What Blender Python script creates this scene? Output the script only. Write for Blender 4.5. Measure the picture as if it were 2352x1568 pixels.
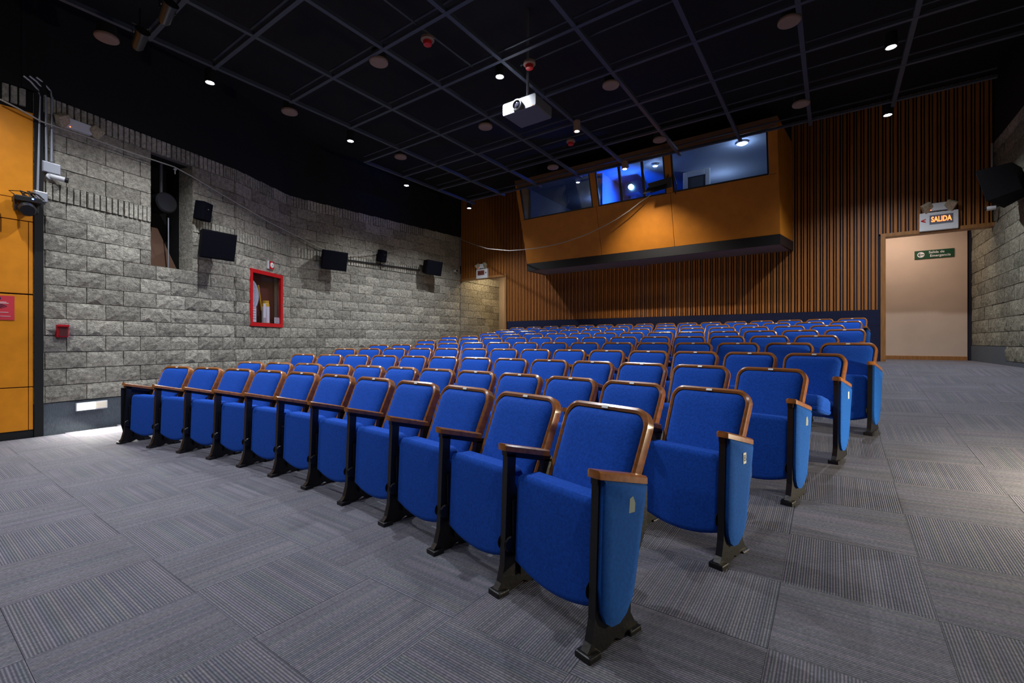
import bpy, bmesh, math, random
from mathutils import Vector, Matrix
random.seed(7)
for o in list(bpy.data.objects): bpy.data.objects.remove(o)
SC = bpy.context.scene
COL = SC.collection
PI = math.pi
# ------------------------------------------------------------------ camera, world, exposure
F_PX = 1040.0; YAW = math.radians(35.3); EYE = 1.1
cam = bpy.data.cameras.new('camera'); cam.sensor_width = 36; cam.lens = 36 * F_PX / 2352; cam.clip_start = 0.05
camo = bpy.data.objects.new('camera', cam); COL.objects.link(camo)
camo.location = (0, 0, EYE); camo.rotation_euler = (PI / 2, 0, YAW); SC.camera = camo
SC.view_settings.view_transform = 'Standard'; SC.view_settings.look = 'None'
SC.view_settings.gamma = 1; SC.view_settings.use_curve_mapping = False
SC.view_settings.exposure = 0.75
W = bpy.data.worlds.new('world'); SC.world = W; W.use_nodes = True
W.node_tree.nodes['Background'].inputs[0].default_value = (0.55, 0.6, 0.8, 1)
W.node_tree.nodes['Background'].inputs[1].default_value = 0.03
SPOT_W = 165; FRONT_W = 95; STEP_W = 20

def light(kind, name, loc, energy, color, direction=None, size=0.1, angle=None, blend=0.6, parent=None, sy=None):
    l = bpy.data.lights.new(name, kind); l.energy = energy; l.color = color
    if kind == 'SPOT': l.shadow_soft_size = size; l.spot_size = math.radians(angle or 120); l.spot_blend = blend
    elif kind == 'POINT': l.shadow_soft_size = size
    elif kind == 'AREA':
        l.size = size
        if sy: l.shape = 'RECTANGLE'; l.size_y = sy
    o = bpy.data.objects.new(name, l); COL.objects.link(o)
    o.location = loc
    if direction is not None: o.rotation_euler = Vector(direction).to_track_quat('-Z', 'Y').to_euler()
    if parent:
        o.parent = parent; o.location = Vector(loc)
    return o

# ------------------------------------------------------------------ geometry of the room
FW = Vector((-math.sin(YAW), math.cos(YAW))); RT = Vector((math.cos(YAW), math.sin(YAW)))
LAM = 1.08                    # rear part of the hall
YB = 10.15                    # back wall
XR = 2.08                     # right wall
def ray(px):                  # plan direction of a sight line (survey of the photograph)
    return FW + RT * ((px - 1176) / F_PX)
def hit(px, A, d):            # where the sight line meets a wall line A + s d : returns (s, depth)
    r = ray(px)
    det = d.x * (-r.y) + r.x * d.y
    s = (-A.x * (-r.y) - r.x * A.y) / det
    P = A + d * s
    return s, P.dot(FW)
def hgt(py, z): return EYE + (784 - py) * z / F_PX
def at_h(px, py, h):          # point at a known height
    z = (h - EYE) * F_PX / (784 - py); P = ray(px) * z
    return Vector((P.x, P.y, h))
# seating arcs
CC = Vector((-3.67, -8.2)); R1 = 10.1; PITCH = 0.953; SEATW = 0.513
KN = [(-9, 1), (1.9, 1), (2.86, .995), (3.81, .985), (4.77, .97), (5.72, .955), (6.67, .94), (7.62, .92), (8.58, .905), (11, .86)]
def sig(q):
    for (a, u), (b, v) in zip(KN, KN[1:]):
        if q <= b: return u + (v - u) * max(0, (q - a)) / (b - a) if q > a else u
    return KN[-1][1]
def G(q, a):
    g = .0936 * (q - .95)
    g = math.log1p(math.exp(min(60, g * 60))) / 60      # soft foot of the ramp
    t = min(1, max(0, (-a - 4) / 10)) * min(1, max(0, (q - 2) / 2))
    return g - .05 * t * t * (3 - 2 * t)
def floor_z(x, y):
    P = Vector((x, y)); q = 0
    for _ in range(7):
        p = P / sig(q); d = p - CC; q = d.length - R1
    if q < -.8: return 0.0
    a = math.degrees(math.atan2(d.x, d.y))
    z = EYE - sig(q) * (EYE - G(q, a))
    return max(0.0, min(.752, z))
# ------------------------------------------------------------------ materials
def mat(name, color=(.5, .5, .5), rough=.6, metal=0, emit=None, es=0, noise=None, bump=None, spec=.5, sheen=0, coat=0):
    m = bpy.data.materials.new(name); m.use_nodes = True
    nt = m.node_tree; b = nt.nodes['Principled BSDF']
    b.inputs['Base Color'].default_value = (*color, 1); b.inputs['Roughness'].default_value = rough
    b.inputs['Metallic'].default_value = metal; b.inputs['Specular IOR Level'].default_value = spec
    if sheen: b.inputs['Sheen Weight'].default_value = sheen; b.inputs['Sheen Tint'].default_value = (*[min(1, c * 3 + .05) for c in color], 1)
    if coat: b.inputs['Coat Weight'].default_value = coat; b.inputs['Coat Roughness'].default_value = .2
    if emit: b.inputs['Emission Color'].default_value = (*emit, 1); b.inputs['Emission Strength'].default_value = es
    tc = nt.nodes.new('ShaderNodeTexCoord')
    if noise:
        sc, amt, stretch = noise
        mp = nt.nodes.new('ShaderNodeMapping'); mp.inputs['Scale'].default_value = stretch
        nt.links.new(tc.outputs['Object'], mp.inputs[0])
        n = nt.nodes.new('ShaderNodeTexNoise'); n.inputs['Scale'].default_value = sc; n.inputs['Detail'].default_value = 4
        nt.links.new(mp.outputs[0], n.inputs['Vector'])
        r = nt.nodes.new('ShaderNodeMapRange'); r.inputs[1].default_value = .25; r.inputs[2].default_value = .75
        r.inputs[3].default_value = 1 - amt; r.inputs[4].default_value = 1 + amt
        nt.links.new(n.outputs['Fac'], r.inputs[0])
        v = nt.nodes.new('ShaderNodeVectorMath'); v.operation = 'SCALE'; v.inputs[0].default_value = color
        nt.links.new(r.outputs[0], v.inputs['Scale']); nt.links.new(v.outputs[0], b.inputs['Base Color'])
    if bump:
        sc, st, dist = bump
        n = nt.nodes.new('ShaderNodeTexNoise'); n.inputs['Scale'].default_value = sc; n.inputs['Detail'].default_value = 5
        nt.links.new(tc.outputs['Object'], n.inputs['Vector'])
        bp = nt.nodes.new('ShaderNodeBump'); bp.inputs['Strength'].default_value = st; bp.inputs['Distance'].default_value = dist
        nt.links.new(n.outputs['Fac'], bp.inputs['Height']); nt.links.new(bp.outputs[0], b.inputs['Normal'])
    return m
def carpet(name, axis, dark=.64):
    m = bpy.data.materials.new(name); m.use_nodes = True; nt = m.node_tree; N = nt.nodes; L = nt.links; b = N['Principled BSDF']
    b.inputs['Roughness'].default_value = .95; b.inputs['Specular IOR Level'].default_value = .15
    g = N.new('ShaderNodeNewGeometry'); sp = N.new('ShaderNodeSeparateXYZ'); L.new(g.outputs['Position'], sp.inputs[0])
    c = sp.outputs['Y' if axis == 'x' else 'X']; l = sp.outputs['X' if axis == 'x' else 'Y']
    mu = N.new('ShaderNodeMath'); mu.operation = 'MULTIPLY'; mu.inputs[1].default_value = 98; L.new(c, mu.inputs[0])
    fl = N.new('ShaderNodeMath'); fl.operation = 'FLOOR'; L.new(mu.outputs[0], fl.inputs[0])
    wn = N.new('ShaderNodeTexWhiteNoise'); wn.noise_dimensions = '1D'; L.new(fl.outputs[0], wn.inputs['W'])
    # broken flecks along each rib
    cb = N.new('ShaderNodeCombineXYZ'); L.new(fl.outputs[0], cb.inputs[0])
    ml = N.new('ShaderNodeMath'); ml.operation = 'MULTIPLY'; ml.inputs[1].default_value = 75; L.new(l, ml.inputs[0]); L.new(ml.outputs[0], cb.inputs[1])
    nz = N.new('ShaderNodeTexNoise'); nz.inputs['Scale'].default_value = 1.0; nz.inputs['Detail'].default_value = 2; L.new(cb.outputs[0], nz.inputs['Vector'])
    sn = N.new('ShaderNodeMath'); sn.operation = 'PINGPONG'; sn.inputs[1].default_value = .5; L.new(mu.outputs[0], sn.inputs[0])
    a1 = N.new('ShaderNodeMath'); a1.operation = 'MULTIPLY_ADD'; a1.inputs[1].default_value = .95; L.new(sn.outputs[0], a1.inputs[0])
    a2 = N.new('ShaderNodeMath'); a2.operation = 'MULTIPLY'; a2.inputs[1].default_value = .12; L.new(wn.outputs['Value'], a2.inputs[0]); L.new(a2.outputs[0], a1.inputs[2])
    a3 = N.new('ShaderNodeMath'); a3.operation = 'MULTIPLY_ADD'; a3.inputs[1].default_value = .55; L.new(nz.outputs['Fac'], a3.inputs[0]); L.new(a1.outputs[0], a3.inputs[2])
    rp = N.new('ShaderNodeValToRGB'); L.new(a3.outputs[0], rp.inputs[0])
    e = rp.color_ramp.elements; e[0].position = .22; e[0].color = (.085 * dark, .085 * dark, .098 * dark, 1); e[1].position = .95; e[1].color = (.42 * dark, .41 * dark, .45 * dark, 1)
    x = rp.color_ramp.elements.new(.58); x.color = (.192 * dark, .186 * dark, .225 * dark, 1)
    wc = N.new('ShaderNodeMixRGB'); wc.blend_type = 'OVERLAY'; wc.inputs[0].default_value = .05; L.new(rp.outputs[0], wc.inputs[1]); L.new(wn.outputs['Color'], wc.inputs[2])
    n2 = N.new('ShaderNodeTexNoise'); n2.inputs['Scale'].default_value = 3.5; L.new(g.outputs['Position'], n2.inputs['Vector'])
    hs = N.new('ShaderNodeHueSaturation'); L.new(wc.outputs[0], hs.inputs['Color'])
    mr = N.new('ShaderNodeMapRange'); mr.inputs[3].default_value = .8; mr.inputs[4].default_value = 1.2; L.new(n2.outputs['Fac'], mr.inputs[0]); L.new(mr.outputs[0], hs.inputs['Value'])
    L.new(hs.outputs[0], b.inputs['Base Color'])
    bp = N.new('ShaderNodeBump'); bp.inputs['Strength'].default_value = .6; bp.inputs['Distance'].default_value = .003; L.new(sn.outputs[0], bp.inputs['Height']); L.new(bp.outputs[0], b.inputs['Normal'])
    return m
def stone(name, col, rough_amt, var=.25):
    m = bpy.data.materials.new(name); m.use_nodes = True; nt = m.node_tree; N = nt.nodes; L = nt.links; b = N['Principled BSDF']
    b.inputs['Roughness'].default_value = .95; b.inputs['Specular IOR Level'].default_value = .2
    g = N.new('ShaderNodeNewGeometry'); oi = N.new('ShaderNodeObjectInfo')
    n1 = N.new('ShaderNodeTexNoise'); n1.inputs['Scale'].default_value = 22; n1.inputs['Detail'].default_value = 6; n1.inputs['Roughness'].default_value = .7; L.new(g.outputs['Position'], n1.inputs['Vector'])
    n2 = N.new('ShaderNodeTexNoise'); n2.inputs['Scale'].default_value = 90; n2.inputs['Detail'].default_value = 3; L.new(g.outputs['Position'], n2.inputs['Vector'])
    rp = N.new('ShaderNodeValToRGB'); L.new(n1.outputs['Fac'], rp.inputs[0]); e = rp.color_ramp.elements
    e[0].position = .3; e[0].color = (col[0] * .45, col[1] * .45, col[2] * .45, 1); e[1].position = .68; e[1].color = (col[0] * 1.25, col[1] * 1.25, col[2] * 1.25, 1)
    hs = N.new('ShaderNodeHueSaturation'); L.new(rp.outputs[0], hs.inputs['Color'])
    mr = N.new('ShaderNodeMapRange'); mr.inputs[3].default_value = 1 - var; mr.inputs[4].default_value = 1 + var; L.new(oi.outputs['Random'], mr.inputs[0]); L.new(mr.outputs[0], hs.inputs['Value'])
    L.new(hs.outputs[0], b.inputs['Base Color'])
    ad = N.new('ShaderNodeMath'); ad.operation = 'MULTIPLY_ADD'; ad.inputs[1].default_value = .35; L.new(n2.outputs['Fac'], ad.inputs[0]); L.new(n1.outputs['Fac'], ad.inputs[2])
    bp = N.new('ShaderNodeBump'); bp.inputs['Strength'].default_value = rough_amt; bp.inputs['Distance'].default_value = .07; L.new(ad.outputs[0], bp.inputs['Height']); L.new(bp.outputs[0], b.inputs['Normal'])
    return m
def glassmat(name, tint=(.8, .9, 1), rough=.02, refl=1.0):
    m = bpy.data.materials.new(name); m.use_nodes = True; nt = m.node_tree; N = nt.nodes; L = nt.links
    for n in list(N):
        if n.type == 'BSDF_PRINCIPLED': N.remove(n)
    out = [n for n in N if n.type == 'OUTPUT_MATERIAL'][0]
    t = N.new('ShaderNodeBsdfTransparent'); t.inputs[0].default_value = (*tint, 1)
    gl = N.new('ShaderNodeBsdfGlossy'); gl.inputs['Roughness'].default_value = rough
    fr = N.new('ShaderNodeLayerWeight'); fr.inputs[0].default_value = .5
    pw = N.new('ShaderNodeMath'); pw.operation = 'POWER'; pw.inputs[1].default_value = 4; L.new(fr.outputs['Facing'], pw.inputs[0])
    mu = N.new('ShaderNodeMath'); mu.operation = 'MULTIPLY_ADD'; mu.use_clamp = True; mu.inputs[1].default_value = .6 * refl; mu.inputs[2].default_value = .03 * refl; L.new(pw.outputs[0], mu.inputs[0])
    mx = N.new('ShaderNodeMixShader'); L.new(mu.outputs[0], mx.inputs[0]); L.new(t.outputs[0], mx.inputs[1]); L.new(gl.outputs[0], mx.inputs[2])
    L.new(mx.outputs[0], out.inputs[0]); return m
M = dict(
 ribx=carpet('carpet_ribs_along_x', 'x'), riby=carpet('carpet_ribs_along_y', 'y'),
 under=mat('carpet_backing', (.05, .05, .055), .9),
 skirt=mat('grey_carpet_skirting', (.075, .09, .11), .95, noise=(120, .3, (1, 1, .2))),
 blueskirt=mat('blue_carpet_skirting', (.006, .010, .045), .95, noise=(60, .4, (1, 1, .2))),
 stone=stone('split_face_block', (.60, .565, .48), 1.0), flute=stone('fluted_block', (.53, .50, .425), .7),
 smooth=stone('upper_block', (.50, .465, .39), .8),
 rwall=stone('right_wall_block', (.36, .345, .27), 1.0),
 mortar=mat('mortar', (.17, .16, .145), .95, bump=(80, .4, .01)),
 black=mat('matt_black_paint', (.0045, .0045, .005), .85), felt=mat('dark_navy_felt', (.018, .019, .034), .9),
 beam=mat('dark_grey_painted_steel', (.042, .052, .072), .55),
 orange=mat('orange_brown_laminate', (.72, .25, .008), .5, noise=(6, .12, (1, 1, 1)), spec=.35),
 booth=mat('booth_laminate', (.52, .18, .016), .5, noise=(5, .12, (1, 1, 1)), spec=.35),
 shadewood=mat('shade_toned_rail', (.13, .055, .018), .6, noise=(8, .25, (.5, 5, 5))),  # shade on the booth top rail put into its colour
 softgrey=mat('grey_soffit_board', (.22, .20, .22), .7),
 slat=mat('brown_wood_slat', (.37, .13, .024), .5, noise=(9, .3, (6, 6, .5))),
 wood=mat('varnished_wood_edge', (.34, .12, .03), .28, noise=(10, .35, (1, 4, 4)), spec=.6, coat=.4),
 trimwood=mat('door_trim_wood', (.34, .15, .045), .45, noise=(9, .25, (5, 5, .6))),
 fabric=mat('royal_blue_upholstery', (.006, .066, .42), .9, noise=(90, .28, (1, 1, 1)), bump=(260, .25, .002), sheen=.35, spec=.2),
 fabric2=mat('blue_end_panel_fabric', (.008, .085, .38), .9, noise=(70, .2, (1, 1, 1)), sheen=.3, spec=.2),
 iron=mat('black_cast_iron', (.006, .0055, .006), .42, bump=(60, .3, .004), spec=.5),
 steel=mat('bare_steel', (.45, .45, .45), .35, .8), galv=mat('galvanised_conduit', (.42, .44, .5), .4, .6),
 white=mat('white_plastic', (.75, .76, .8), .45), paper=mat('white_paper', (.8, .8, .82), .8),
 plate=mat('number_plate', (.75, .75, .7), .35), cream=mat('cream_painted_wall', (.62, .48, .38), .85, noise=(3, .06, (1, 1, 1))),
 spk=mat('black_speaker_cloth', (.003, .003, .007), .9, spec=.08), spkb=mat('black_speaker_cabinet', (.004, .004, .006), .8, spec=.15), plast=mat('black_plastic', (.012, .012, .014), .4),
 red=mat('red_enamel', (.55, .006, .012), .35), dred=mat('dark_red_inside', (.10, .012, .010), .7),
 yellow=mat('yellow_plastic', (.65, .40, .02), .5), green=mat('green_sign_face', (.004, .06, .023), .5),
 clear=glassmat('clear_plastic', (.90, .89, .93), .05, .5), pane=glassmat('window_glass', (.75, .85, .95), .015, 1.5),
 lensg=mat('prismatic_lens', (.42, .36, .26), .25, noise=(60, .5, (1, 1, 1))),
 lamp=mat('lit_led', (1, 1, 1), .5, emit=(.92, .95, 1), es=30), dim=mat('dim_lit_led', (1, 1, 1), .5, emit=(1, .95, .9), es=9),
 steplamp=mat('step_light_face', (1, 1, 1), .5, emit=(1, .93, .8), es=6), stepdim=mat('step_light_dim_part', (.6, .55, .45), .5, emit=(1, .85, .6), es=.35),
 disc=mat('ceiling_speaker_grille', (.26, .17, .13), .8), redlens=mat('red_beacon_lens', (.5, .02, .015), .4),
 silver=mat('silver_plastic_front', (.15, .155, .17), .4), dgrey=mat('dark_grey_plastic', (.10, .10, .115), .6),
 lensb=mat('glass_lens', (.02, .02, .03), .05, spec=1), redled=mat('red_indicator', (1, .1, .02), .4, emit=(1, .12, .03), es=4),
 blueled=mat('blue_indicator', (.1, .2, 1), .4, emit=(.1, .25, 1), es=8),
 salida=mat('lit_exit_letters', (1, .2, .05), .4, emit=(1, .13, .03), es=3.0), exitoff=mat('unlit_exit_window', (.22, .07, .05), .4),
 greyface=mat('grey_sign_window', (.16, .18, .22), .4),
 boothwall=mat('booth_inside_paint', (.20, .23, .30), .8), boothblue=mat('projector_beam_lamp', (.3, .6, 1), .4, emit=(.35, .75, 1), es=25),
 cable=mat('pale_cable', (.45, .42, .38), .6), bcable=mat('black_cable', (.01, .01, .01), .5),
 poster=mat('red_poster_paper', (.60, .03, .05), .7), navy=mat('dark_print', (.03, .01, .06), .7), pink=mat('pale_print', (.75, .45, .45), .7),
 hose=mat('white_canvas_hose', (.50, .53, .6), .8, noise=(30, .25, (1, 1, 1))), dust=mat('worn_sticker_residue', (.30, .35, .33), .9),
 curtain=mat('brown_board', (.10, .05, .03), .9), shelfred=mat('red_folder', (.5, .03, .08), .6),
)
# ------------------------------------------------------------------ mesh builder
class MB:
    def __init__(s): s.v = []; s.f = []
    def add(s, vs, fs):
        n = len(s.v); s.v += [tuple(v) for v in vs]; s.f += [tuple(i + n for i in f) for f in fs]; return s
    def box(s, a, b, T=None):
        x0, y0, z0 = a; x1, y1, z1 = b
        vs = [(x0, y0, z0), (x1, y0, z0), (x1, y1, z0), (x0, y1, z0), (x0, y0, z1), (x1, y0, z1), (x1, y1, z1), (x0, y1, z1)]
        if T: vs = [T @ Vector(v) for v in vs]
        return s.add(vs, [(0, 3, 2, 1), (4, 5, 6, 7), (0, 1, 5, 4), (1, 2, 6, 5), (2, 3, 7, 6), (3, 0, 4, 7)])
    def hexa(s, vs):  # 8 corners, bottom ring then top ring
        return s.add(vs, [(0, 3, 2, 1), (4, 5, 6, 7), (0, 1, 5, 4), (1, 2, 6, 5), (2, 3, 7, 6), (3, 0, 4, 7)])
    def bbox(s, a, b, c=.006, T=None):  # box with chamfered edges
        bm = bmesh.new(); bmesh.ops.create_cube(bm, size=1)
        for v in bm.verts: v.co = Vector([(a[i] + b[i]) / 2 + v.co[i] * (b[i] - a[i]) for i in range(3)])
        bmesh.ops.bevel(bm, geom=list(bm.edges), offset=c, segments=2, profile=.6, affect='EDGES')
        if T: bm.transform(T)
        bm.verts.index_update()
        s.add([v.co[:] for v in bm.verts], [[v.index for v in f.verts] for f in bm.faces]); bm.free(); return s
    def prism(s, pts, f0, f1):  # outline lifted by two functions p->3d
        n = len(pts); vs = [f0(p) for p in pts] + [f1(p) for p in pts]
        return s.add(vs, [tuple(range(n)), tuple(range(2 * n - 1, n - 1, -1))] + [(i, i + n, (i + 1) % n + n, (i + 1) % n) for i in range(n)])
    def loops(s, ls, cap0=True, cap1=True):
        n = len(ls[0]); base = len(s.v); fs = []
        for k in range(len(ls) - 1):
            for i in range(n):
                a = k * n + i; b_ = k * n + (i + 1) % n; fs.append((a, b_, b_ + n, a + n))
        if cap0: fs.append(tuple(range(n - 1, -1, -1)))
        if cap1: fs.append(tuple(range((len(ls) - 1) * n, len(ls) * n)))
        return s.add([v for l in ls for v in l], fs)
    def tube(s, pts, r, n=8):
        pts = [Vector(p) for p in pts]; ls = []
        for i, p in enumerate(pts):
            d = (pts[min(i + 1, len(pts) - 1)] - pts[max(i - 1, 0)]).normalized()
            u = d.cross(Vector((0, 0, 1)))
            if u.length < .05: u = d.cross(Vector((1, 0, 0)))
            u.normalize(); w = d.cross(u)
            ls.append([p + (u * math.cos(t) + w * math.sin(t)) * r for t in [2 * PI * k / n for k in range(n)]])
        return s.loops(ls)
    def lathe(s, prof, T=None, n=20):  # profile (r, h) about local z
        T = T or Matrix.Identity(4)
        return s.loops([[T @ Vector((r * math.cos(2 * PI * k / n), r * math.sin(2 * PI * k / n), h)) for k in range(n)] for r, h in prof])
    def mesh(s, name, m, smooth=False):
        me = bpy.data.meshes.new(name); me.from_pydata(s.v, [], s.f)
        bm = bmesh.new(); bm.from_mesh(me); bmesh.ops.recalc_face_normals(bm, faces=bm.faces); bm.to_mesh(me); bm.free()
        me.materials.append(m)
        if smooth:
            for p in me.polygons: p.use_smooth = True
            try: me.set_sharp_from_angle(angle=math.radians(42))
            except Exception: pass
        return me
    def obj(s, name, m, parent=None, smooth=False):
        return link(name, s.mesh(name, m, smooth), parent)
def link(name, me, parent=None):
    o = bpy.data.objects.new(name, me); COL.objects.link(o)
    if parent: o.parent = parent
    return o
def tag(o, label, cat, group=None, kind=None):
    o['label'] = label; o['category'] = cat
    if group: o['group'] = group
    if kind: o['kind'] = kind
    return o
def thing(name, label, cat, loc=(0, 0, 0), rz=0, group=None):
    o = bpy.data.objects.new(name, None); COL.objects.link(o); o.empty_display_size = .1
    o.location = loc; o.rotation_euler = (0, 0, rz)
    return tag(o, label, cat, group)
def struct(o, label=None):
    o['kind'] = 'structure'
    if label: o['label'] = label
    return o
def holder(name, label=None, kind='structure'):
    o = bpy.data.objects.new(name, None); COL.objects.link(o); o['kind'] = kind
    if label: o['label'] = label
    return o
def text(name, body, size, m, T, parent=None, depth=.001, bold=0):
    c = bpy.data.curves.new(name, 'FONT'); c.body = body; c.size = size; c.extrude = depth; c.offset = bold; c.align_x = 'CENTER'; c.align_y = 'CENTER'; c.resolution_u = 3
    t = bpy.data.objects.new(name + '_tmp', c); COL.objects.link(t)
    bpy.context.view_layer.update()
    me = bpy.data.meshes.new_from_object(t); bpy.data.objects.remove(t)
    me.transform(T); me.materials.clear(); me.materials.append(m)
    return link(name, me, parent)
def rrect(x0, x1, z0, z1, r, n=5):
    out = []
    for cx, cz, a0 in ((x1 - r, z1 - r, 0), (x0 + r, z1 - r, 90), (x0 + r, z0 + r, 180), (x1 - r, z0 + r, 270)):
        for k in range(n + 1):
            a = math.radians(a0 + 90 * k / n); out.append((cx + r * math.cos(a), cz + r * math.sin(a)))
    return out
FACE = Matrix.Rotation(PI / 2, 4, 'X')       # text plane -> faces local -y
# wall frames: x along wall, y into the wall, z up
class Wall:
    def __init__(s, A, B): s.A = Vector(A); s.B = Vector(B); s.L = (s.B - s.A).length; s.d = (s.B - s.A) / s.L; s.rz = math.atan2(s.d.y, s.d.x); s.inw = Vector((-s.d.y, s.d.x))
    def p(s, t, h=0, out=0): P = s.A + s.d * t - s.inw * out; return Vector((P.x, P.y, h))
    def px(s, px, py=None):
        t, z = hit(px, s.A, s.d); return (t, hgt(py, z) if py is not None else None)
# ------------------------------------------------------------------ floor and carpet tiles
C45 = Vector((-.19, .82)); TW, TH = .523, .516
floor_v = []; fx = [-10 + .5 * i for i in range(27)]; fy = [-5 + .5 * i for i in range(36)]
mb = MB()
for j, y in enumerate(fy):
    for i, x in enumerate(fx): mb.v.append((x, y, floor_z(x, y) - .012))
nx = len(fx)
for j in range(len(fy) - 1):
    for i in range(nx - 1): mb.f.append((j * nx + i, j * nx + i + 1, (j + 1) * nx + i + 1, (j + 1) * nx + i))
n0 = len(mb.v)
mb.box((-10, -5, -.25), (3, 12.5, -.15))
floor = struct(mb.obj('floor', M['under']), 'grey ribbed carpet tile floor ramping up to the back')
def left_lim(y):
    if y < 1.05: return -7.48
    if y < 3.5: return -7.48 - (y - 1.05) * .27
    return -9.05
tiles = []
for i in range(-18, 5):
    for j in range(-10, 23):
        x0 = C45.x + i * TW; x1 = x0 + TW; y0 = C45.y + j * TH; y1 = y0 + TH
        if x1 < left_lim((y0 + y1) / 2) - .1 or x0 > XR: continue
        x0c = max(x0, left_lim(y0)); x1c = min(x1, XR - .005)
        if x1c - x0c < .03: continue
        cx, cy = (x0 + x1) / 2, (y0 + y1) / 2
        z = cx * FW.x + cy * FW.y; l = cx * RT.x + cy * RT.y
        vis = z > .9 and abs(l / z) < 1.25
        under = False
        dd = Vector((cx, cy)) - CC; q = dd.length - R1; a = math.degrees(math.atan2(dd.x, dd.y))
        hidden = q > .8 and -15 < a < 12
        tiles.append((0 if (vis and not hidden) else 1, math.hypot(cx, cy), x0c, x1c, y0, y1, (i + j) % 2))
tiles.sort()
stuff = {0: MB(), 1: MB()}
def tile_geo(mb, x0, x1, y0, y1):
    g = .0007; n = 2; xs = [x0 + g, (x0 + x1) / 2, x1 - g]; ys = [y0 + g, (y0 + y1) / 2, y1 - g]
    vs = [(x, y, floor_z(x, y)) for y in ys for x in xs]
    ring = [0, 1, 2, 5, 8, 7, 6, 3]
    vs2 = [(vs[k][0], vs[k][1], vs[k][2] - .012) for k in ring]
    fs = [(0, 1, 4, 3), (1, 2, 5, 4), (3, 4, 7, 6), (4, 5, 8, 7)] + [(ring[k], 9 + k, 9 + (k + 1) % 8, ring[(k + 1) % 8]) for k in range(8)]
    mb.add(vs, []); mb.add(vs2, []); n0 = len(mb.v) - 17
    mb.f += [tuple(n0 + i for i in f) for f in fs]
for k, (_, _, x0, x1, y0, y1, par) in enumerate(tiles):
    # ribs along x on even tiles (i+j even with i=-4,j=0), along y on odd ones
    m = M['ribx'] if par == 0 else M['riby']
    if k < 295:
        t = MB(); tile_geo(t, x0, x1, y0, y1); t.obj('carpet_tile', m, floor)
    else: tile_geo(stuff[par], x0, x1, y0, y1)
for par, m in ((0, 'ribx'), (1, 'riby')):
    o = stuff[par].obj('carpet_tile_field', M[m], floor); o['kind'] = 'stuff'
# ------------------------------------------------------------------ block walls
def block_meshes(n, dep, tag_):
    out = []
    for k in range(n):
        mb = MB(); nx_, nz_ = 5, 3; rnd = random.Random(k * 17 + 3)
        for j in range(nz_ + 1):
            for i in range(nx_ + 1):
                e = i in (0, nx_) or j in (0, nz_)
                x = i / nx_; z = j / nz_
                if not e: x += rnd.uniform(-.05, .05); z += rnd.uniform(-.08, .08)
                y = -(rnd.uniform(.002, .010) if e else rnd.uniform(.45, 1.0) * dep)
                mb.v.append((x, y, z))
        w = nx_ + 1
        for j in range(nz_):
            for i in range(nx_):
                a = j * w + i
                if rnd.random() < .5: mb.f += [(a, a + 1, a + w), (a + 1, a + w + 1, a + w)]
                else: mb.f += [(a, a + 1, a + w + 1), (a, a + w + 1, a + w)]
        ring = [i for i in range(w)] + [j * w + nx_ for j in range(1, nz_ + 1)] + [nz_ * w + i for i in range(nx_ - 1, -1, -1)] + [j * w for j in range(nz_ - 1, 0, -1)]
        b0 = len(mb.v); mb.v += [(mb.v[i][0], .03, mb.v[i][2]) for i in ring]
        L_ = len(ring); mb.f += [(ring[i], b0 + i, b0 + (i + 1) % L_, ring[(i + 1) % L_]) for i in range(L_)]
        out.append(mb)
    return out
ROUGH = [b.mesh('split_block', M['stone']) for b in block_meshes(7, .030, 'r')]
SMOOTH = [b.mesh('plain_block', M['smooth']) for b in block_meshes(4, .012, 's')]
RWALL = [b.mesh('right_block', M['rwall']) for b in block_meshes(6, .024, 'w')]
mb = MB()
for k in range(6):
    x0 = k / 6 + .012; x1 = (k + 1) / 6 - .03
    mb.hexa([(x0, -.022, 0), (x1, -.022, 0), (x1 + .01, .03, 0), (x0 - .01, .03, 0), (x0, -.022, 1), (x1, -.022, 1), (x1 + .01, .03, 1), (x0 - .01, .03, 1)])
FLUTE = mb.mesh('fluted_block', M['flute'])
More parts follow.
